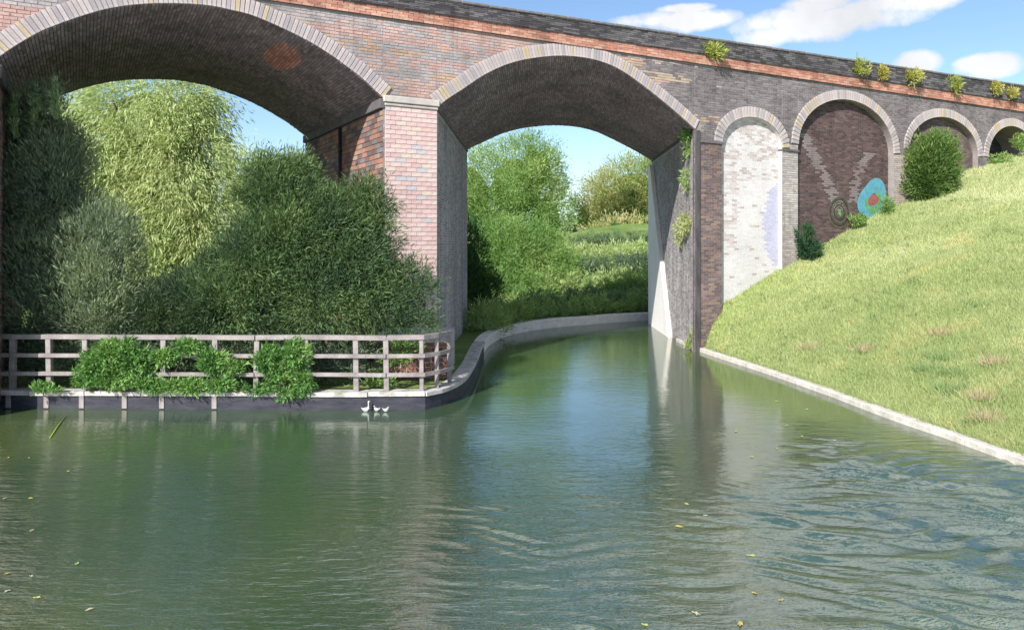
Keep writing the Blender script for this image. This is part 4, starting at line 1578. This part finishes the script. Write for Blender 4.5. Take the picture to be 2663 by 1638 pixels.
# rising bank behind the canal
bk = []
nb, mb = 40, 16
for i in range(nb):
    for j in range(mb):
        x = -14 + i * 1.6; y = 39.5 + j * 1.6 + .35 * max(0, x - 5) * 0
        z = GZ - .05 + (3.0 + 2.0 * min(1, max(0, (x - 1.5) / 6))) * (j / (mb - 1)) ** .9 + .12 * math.sin(x * 1.1 + j)
        bk.append((x, y, z if j else -.1))
idx = np.arange(nb * mb).reshape(nb, mb)
fc = np.stack([idx[:-1, :-1], idx[1:, :-1], idx[1:, 1:], idx[:-1, 1:]], -1).reshape(-1, 4)
tag(link('bank', np_mesh('bank', bk, fc, smooth=True), M_LAND), kind='structure')
tree('leafy_bush', 'wide light green bush at the foot of the tall tree in the middle arch', 'bush', Vector((pt(520, 330, 45).x, 45, GZ)),
     [lob(512, 262, 45, 26, 40, 1.6), lob(540, 255, 45.5, 24, 30, 1.6), lob(560, 272, 44.5, 18, 22, 1.3), lob(528, 290, 43.5, 28, 18, 1.2), lob(500, 240, 46, 20, 22, 1.2)],
     34000, .21, .042, LIGHT[:4], 127, trunk_r=.08, updir=(.1, -.1, .5), clump=.4, colscale=1.4)
hedges = [('dark hedge row highest on the bank behind the middle arch', 246, 56, 580, 664, 6, [(.10, .16, .11), (.15, .22, .13), (.22, .29, .14)]),
          ('light green hedge row second down the bank behind the middle arch', 257, 51, 560, 664, 7, [(.34, .46, .20), (.44, .54, .25), (.52, .58, .30)]),
          ('dark hedge row in the middle of the bank behind the arch', 271, 47, 556, 664, 7, [(.10, .16, .12), (.14, .21, .13), (.20, .27, .13)]),
          ('mid green hedge row low on the bank behind the middle arch', 286, 43.5, 540, 664, 9, [(.26, .42, .18), (.36, .48, .20), (.50, .54, .24)]),
          ('lowest dark hedge row just above the far canal kerb', 303, 40.5, 520, 664, 7, [(.08, .13, .11), (.13, .20, .13), (.32, .42, .18)])]
for k, (lab, y, D, xa, xb, rz, pal) in enumerate(hedges):
    ls = [lob(x, y + R.uniform(-2, 2) + (584 - x) * .03 - 2, D, 13, rz + R.uniform(0, 3), 1.0) for x in np.arange(xa, xb, 11)]
    shrub('hedge', lab, ls, 7500, pal, 130 + k, 'hedge rows on the bank behind the canal', blen=.24, bwid=.04, cat='hedge', stems=2, updir=(0, -.1, .8), jit=.4, clump=.3, colscale=1.0)

fk = [far[int(t)] for t in np.linspace(9, len(far) - 1, 46)]
V, Fc, C = foliage_arrays([(p.x - .35 + R.uniform(-.2, .2), p.y + 1.1 + R.uniform(-.2, .3), GZ + .18, .6, .55, R.uniform(.3, .75)) for p in fk], 20000, .2, .035, [(.12, .22, .08), (.22, .34, .12), (.34, .44, .16), (.42, .48, .22)], 151, updir=(0, -.1, .9), clump=.25, jit=.4, colscale=1.5)
tag(link('undergrowth', np_mesh('undergrowth', V, Fc, C), M_LEAF), kind='stuff')
# trees further off, left and right, so the place goes on
for k, (x, D, h, w, lab) in enumerate([(-22, 48, 9, 5, 'green tree standing farthest left behind the viaduct'), (26, 60, 10, 6, 'green tree standing far right behind the viaduct'), (40, 66, 10, 6, 'green tree farthest right behind the viaduct')]):
    tree('leafy_tree', lab, 'tree', Vector((x, D, GZ)), [(x, D, h * .55, w * .6, w * .6, h * .42), (x + 1.5, D, h * .4, w * .6, w * .5, h * .35), (x - 1.8, D, h * .42, w * .5, w * .5, h * .35)],
         5000, .5, .12, BUSHY, 140 + k, clump=.8)
V, Fc, C = foliage_arrays([(x, 75 + R.uniform(-4, 4), 2.0, 6, 4, R.uniform(2.5, 4.0)) for x in range(-130, 150, 8)], 16000, .9, .25, BUSHY, 150, clump=1.2, colscale=5)
tag(link('woodland', np_mesh('woodland', V, Fc, C), M_LEAF), kind='stuff')

# ------------------------------------------------------------------ plants on the viaduct and the slope
GT = 'tufts of wild plants rooted along the parapet'
tufts = [(710, 51, 13, 6, 'pale green tuft alone on the parapet above the first small arch'), (858, 68, 11, 7, 'broad yellow green tuft on the parapet over the dark arch'),
         (881, 73, 3.5, 5, 'tiny yellow flowering tuft on the parapet between two broad tufts'), (909, 76, 12, 7, 'grey green tuft on the parapet right of the tiny yellow one'),
         (951, 84, 9, 7, 'yellow and green tuft on the parapet over the bushy arch'), (993, 88, 6, 5, 'small green tuft on the parapet second from the right edge'), (1009, 93, 6, 4, 'last small pale tuft on the parapet at the right edge')]
for k, (x, y, rx, rz, lab) in enumerate(tufts):
    s, _ = wsz(x, y)
    D = WO.y + s * WD.y - .17
    pal = TUFT if k != 2 else TUFT[2:]
    shrub('parapet_tuft', lab, [lob(x, y, D, rx, rz, .14), lob(x + rx * .4, y + 1.5, D, rx * .6, rz * .7, .12)], 700, pal, 160 + k, GT, blen=.16, bwid=.035, cat='plant', stems=2, updir=(0, -.2, .7), clump=.1, per=10, inner=.4)
# ivy on the canal pier
for k, (x, y, rx, rz, n, pal, lab) in enumerate([(690, 133, 4, 5, 600, BRIGHT[:3] + [(.2, .28, .1)], 'dark green ivy clump at the top of the canal pier'), (690, 150, 2, 8, 220, LIGHT[1:4], 'thin trailing strand of pale creeper below the ivy clump'),
                                                 (689, 180, 3, 10, 420, LIGHT[1:4], 'hanging green creeper halfway up the canal pier'), (687, 222, 9, 9, 1500, [(.36, .42, .16), (.46, .50, .24), (.52, .56, .30)], 'pale green hanging plant lowest on the canal pier')]):
    s = ARCH2['s1']
    P0 = W(s, 0, 0)
    u = (P0.y * ((x - HX) / F) - P0.x) / (A2.x - A2.y * ((x - HX) / F))
    u = max(.1, min(u, A2L))
    D = P0.y + A2.y * u
    q = pt(x, y, D)
    ls = [(q.x - .1, q.y, q.z, .12, .45 * rx / 5, rz * D / F)]
    if k == 3:
        ls.append((q.x - .1, q.y + .8, q.z - .35, .1, .3, .35))
    shrub('creeper', lab, ls, n, pal, 170 + k, 'creepers hanging on the canal pier', blen=.12, bwid=.03, cat='creeper', stems=2, updir=(-.3, 0, -.6), clump=.12, per=10, inner=.4)


def hill_D(px):
    s = ws(px)
    return WO.y + s * WD.y


Db = hill_D(930) - .9
shrub('round_bush', 'round green bush covering the left half of the fourth small arch', [lob(930, 166, Db, 24, 30, .75), lob(927, 180, Db, 22, 20, .7), lob(935, 150, Db, 16, 14, .6)], 16000, [(.05, .11, .03), (.10, .18, .05), (.18, .27, .08), (.28, .36, .13)], 180, cat='bush', blen=.16, bwid=.035, clump=.22, updir=(.1, -.1, .6), jit=.35, colscale=.7)
Db = hill_D(806) - .35
shrub('small_bush', 'small blue green shrub at the left foot of the dark painted arch', [lob(804, 240, Db, 7, 15, .25), lob(810, 252, Db, 9, 8, .25)], 2600, [(.03, .08, .05), (.06, .13, .06), (.13, .22, .06)], 181, blen=.14, bwid=.03, clump=.14, updir=(.1, -.1, .9), jit=.35)
for k, (x, y, rx, rz, lab) in enumerate([(858, 220, 7, 4, 'low weed at the foot of the dark arch under the painted swirl'), (886, 207, 5, 8, 'low weed at the right foot of the dark painted arch'), (998, 160, 14, 5, 'pale weeds at the foot of the last dark arch'), (1019, 143, 7, 7, 'leafy plant inside the last dark arch at the right edge')]):
    D = hill_D(x) - .3
    shrub('weed', lab, [lob(x, y, D, rx, rz, .2)], 700, LIGHT[:4], 185 + k, blen=.12, bwid=.03, cat='plant', stems=1, clump=.1, updir=(0, -.1, .9), per=10)
# tussocks on the slope
HF = HV.reshape(-1, 3)


def hill_at(px, py):
    X = HF
    qx = HX + F * X[:, 0] / np.maximum(X[:, 1], .1); qy = HY - F * (X[:, 2] - EYE) / np.maximum(X[:, 1], .1)
    return Vector(X[np.argmin((qx - px) ** 2 + (qy - py) ** 2 + (X[:, 1] < 2) * 1e6)])


tus = [(947, 365, 'd', 'darkest leafy tussock in the middle right of the grassy slope'), (928, 375, 'd', 'dark tussock just left of the darkest one on the slope'), (957, 380, 'd', 'small dark tussock lower right on the slope'), (950, 386, 'd', 'tiny dark tussock lowest of the dark ones on the slope'),
       (995, 364, 'p', 'pinkish seedhead tussock near the right edge of the slope'), (982, 407, 'p', 'pinkish tussock low on the slope near the kerb'), (992, 427, 'p', 'pinkish tussock lowest on the slope by the kerb'), (948, 330, 'p', 'pinkish tussock high in the right half of the slope'), (810, 350, 'p', 'pinkish tussock left on the slope above the kerb'), (872, 355, 'p', 'long pinkish tussock in the centre of the slope')]
for k, (x, y, kd, lab) in enumerate(tus):
    p = hill_at(x, y)
    n = 170
    r = np.random.default_rng(200 + k)
    P = np.array(p) + np.stack([r.normal(0, .16, n), r.normal(0, .16, n), r.uniform(-.02, .04, n)], 1)
    d = np.stack([(P[:, 0] - p.x) * 2, (P[:, 1] - p.y) * 2, np.ones(n)], 1)
    c = pick([(.16, .28, .12), (.22, .34, .14), (.30, .40, .16)] if kd == 'd' else [(.52, .38, .29), (.46, .44, .22), (.55, .44, .34)], r.random(n))
    me = blades('grass_tussock', P - np.array(p), d, r.uniform(.12, .28, n), r.uniform(.012, .02, n), c, .25, k)
    o = link('grass_tussock', me, M_LEAF)
    o.location = p
    tag(o, lab, 'tussock', 'tussocks on the grassy slope')

# ------------------------------------------------------------------ railing
fence = empty('railing', tuple(gp(200, 392, GZ)))
tag(fence, 'weathered grey post and rail fence along the left canal bank', 'fence')
FP = []
for i, p in enumerate(near):
    a, b = near[max(i - 1, 0)], near[min(i + 1, len(near) - 1)]
    t = (b - a).normalized()
    FP.append(p + Vector((-t.y, t.x, 0)) * .14)
FPX = [HX + F * p.x / p.y for p in FP]


def fence_at(px):
    for i in range(len(FPX) - 1):
        if FPX[i] <= px <= FPX[i + 1]:
            f = (px - FPX[i]) / (FPX[i + 1] - FPX[i])
            return FP[i].lerp(FP[i + 1], f)
    return FP[-1]


posts = [-140, -95, -60, -24, 12.6, 50.4, 85.4, 127, 164, 216, 256, 306, 356.8, 387, 422, 437, 450]
RAILZ = [1.57, 1.175, .765]
for k, x in enumerate(posts):
    p = fence_at(x)
    w = .058 if k < len(posts) - 3 else .045
    me = box_mesh('post', (-w, -w, GZ), (w, w, RAILZ[0] + .02), .008)
    o = wall_child('post', me, M_WOOD, fence)
    o.location = (p.x, p.y, 0)
    o.rotation_euler = (R.normal(0, .012), R.normal(0, .014), R.normal(0, .04))
    if x < 230:
        me = box_mesh('post_foot', (-.055, -.165, .02), (.055, -.125, GZ - .06), .006)
        o2 = wall_child('post_foot', me, M_WOOD, fence)
        o2.location = (p.x + (.02 if x > 100 else 0), p.y + .0, 0)
path_r = [p for p, x in zip(FP, FPX) if -150 < x < 450]
for k, z in enumerate(RAILZ):
    hh = .05 if k == 0 else .042
    # rails jointed at the posts
    joints = [posts[0], 12.6, 127, 256, 387, 450]
    for a, b in zip(joints, joints[1:]):
        seg = [p.copy() for p, x in zip(FP, FPX) if a - .5 <= x <= b + .5]
        seg = [p.copy() for p, x in zip(FP, FPX) if a + 2 < x < b - 2]
        seg = [fence_at(a + .6).copy()] + seg + [fence_at(b - .6).copy()]
        tw = R.uniform(-.008, .008)
        for q, p in enumerate(seg):
            p.z = z + tw * math.sin(q * .35)
        off = -.10 if k else -.02
        me = sweep('rail', seg, [(off - .022, -hh), (off + .022, -hh), (off + .022, hh), (off - .022, hh)] if k else [(-.075, -hh), (.05, -hh), (.05, hh), (-.075, hh)])
        wall_child('rail', me, M_WOOD, fence)

# ------------------------------------------------------------------ birds and floating leaves
M_BIRD = mat_plain('white_feathers', (.50, .52, .50), .8)
M_BILL = mat_plain('orange_bill', (.55, .25, .05), .5)


def bird(px, D, hgt, ln, lab, face=1):
    x = (px - HX) * D / F
    root = empty('water_bird', (x, D, 0))
    tag(root, lab, 'bird', 'white birds on the water under the railing')
    k = hgt
    f = face
    pts = [(-.55 * ln * f, 0, .06), (-.40 * ln * f, 0, .05), (-.15 * ln * f, 0, .04), (.12 * ln * f, 0, .045), (.30 * ln * f, 0, .07), (.36 * ln * f, 0, k * .5), (.33 * ln * f, 0, k * .75), (.36 * ln * f, 0, k * .9), (.46 * ln * f, 0, k * .92)]
    rad = [q * ln / .2 for q in (.008, .03, .058, .06, .04, .018, .016, .026, .012)]
    o = link('body', tube('body', [Vector(p) for p in pts], rad, 10), M_BIRD, root)
    link('bill', tube('bill', [Vector((.46 * ln * f, 0, k * .92)), Vector((.60 * ln * f, 0, k * .88))], [.010, .003], 6), M_BILL, root)
    link('tail', tube('tail', [Vector((-.5 * ln * f, 0, .06)), Vector((-.66 * ln * f, 0, .085))], [.014, .004], 6), M_BIRD, root)


bird(366, 16.5, .24, .16, 'largest white water bird, leftmost of three below the railing')
bird(376.5, 16.5, .13, .12, 'small white water bird in the middle of three', -1)
bird(386, 16.45, .11, .12, 'smallest white water bird, rightmost of three', 1)

leaf_me = []
for q in range(3):
    rq = random.Random(q)
    V, Fc = [(0, 0, .006)], []
    n = 10
    for i in range(n):
        a = 2 * math.pi * i / n
        r = .042 * (1 + .25 * rq.uniform(-1, 1)) * (1.0 if i % 2 else .8)
        V.append((r * 1.35 * math.cos(a), r * .8 * math.sin(a), .010 + rq.uniform(-.003, .006)))
    V.append((.085, .004, .012))
    for i in range(n):
        Fc.append((0, 1 + i, 1 + (i + 1) % n))
    Fc.append((1, n + 1, 2))
    m_ = poly_mesh('floating_leaf', V, Fc)
    m_.materials.append(mat_plain('leaf_%s' % ('gold', 'cream', 'lime')[q], ((.40, .33, .09), (.42, .40, .27), (.30, .36, .10))[q], .6))
    leaf_me.append(m_)
FL = [(777, 401), (807, 409), (802, 436), (752, 456.5), (687, 504), (706, 515.5), (679.5, 526.5), (752, 555.5), (754, 593), (695.5, 613), (740, 624), (645.5, 625), (777, 448), (835, 440), (736, 431), (787, 425), (781, 600),
      (8, 457.5), (29, 457.5), (68, 471), (5, 498), (31, 498), (32, 530), (77, 563.5), (31, 576), (7, 573.5), (7, 591), (37.5, 597.5), (90, 609)]
names3 = ['small golden leaf floating on the dark green canal', 'small cream leaf floating on the dark green canal', 'small lime leaf floating on the dark green canal']
FL_R, FL_L = [p for p in FL if p[0] > 600], [p for p in FL if p[0] <= 600]
ORD = 'first second third fourth fifth sixth seventh eighth ninth tenth eleventh twelfth thirteenth fourteenth fifteenth sixteenth seventeenth eighteenth nineteenth'.split()
for k, (x, y) in enumerate(FL):
    q = (0, 1, 0, 2)[k % 4] if x > 300 else (1, 0, 1, 2)[k % 4]
    o = bpy.data.objects.new('floating_leaf', leaf_me[q])
    COL.objects.link(o)
    o.location = gp(x, y)
    o.rotation_euler = (0, 0, R.uniform(0, 6))
    sc_ = R.uniform(.55, .85) * (.75 if x < 300 else 1)
    o.scale = (sc_, sc_, 1)
    if x > 600:
        near_ = sorted(FL_R, key=lambda t: t[1]).index((x, y))
        lab = '%s leaf floating on the canal right of centre, %s counted from the grassy bank' % (('golden', 'cream', 'lime')[q], ORD[near_])
    else:
        near_ = sorted(FL_L, key=lambda t: t[1]).index((x, y))
        lab = '%s leaf floating by the left edge of the canal, %s counted from the railing' % (('golden', 'cream', 'lime')[q], ORD[near_])
    tag(o, lab, 'leaf', 'leaves floating on the canal')
# thin green reed lying on the water
o = link('reed_stem', tube('reed_stem', [gp(50, 438) + Vector((0, 0, .012)), gp(58, 426) + Vector((0, 0, .014)), gp(66, 416) + Vector((0, 0, .010))], [.012, .014, .006], 6), mat_plain('reed_green', (.24, .34, .04)))
tag(o, 'thin yellow green reed floating on the water at the left', 'reed')
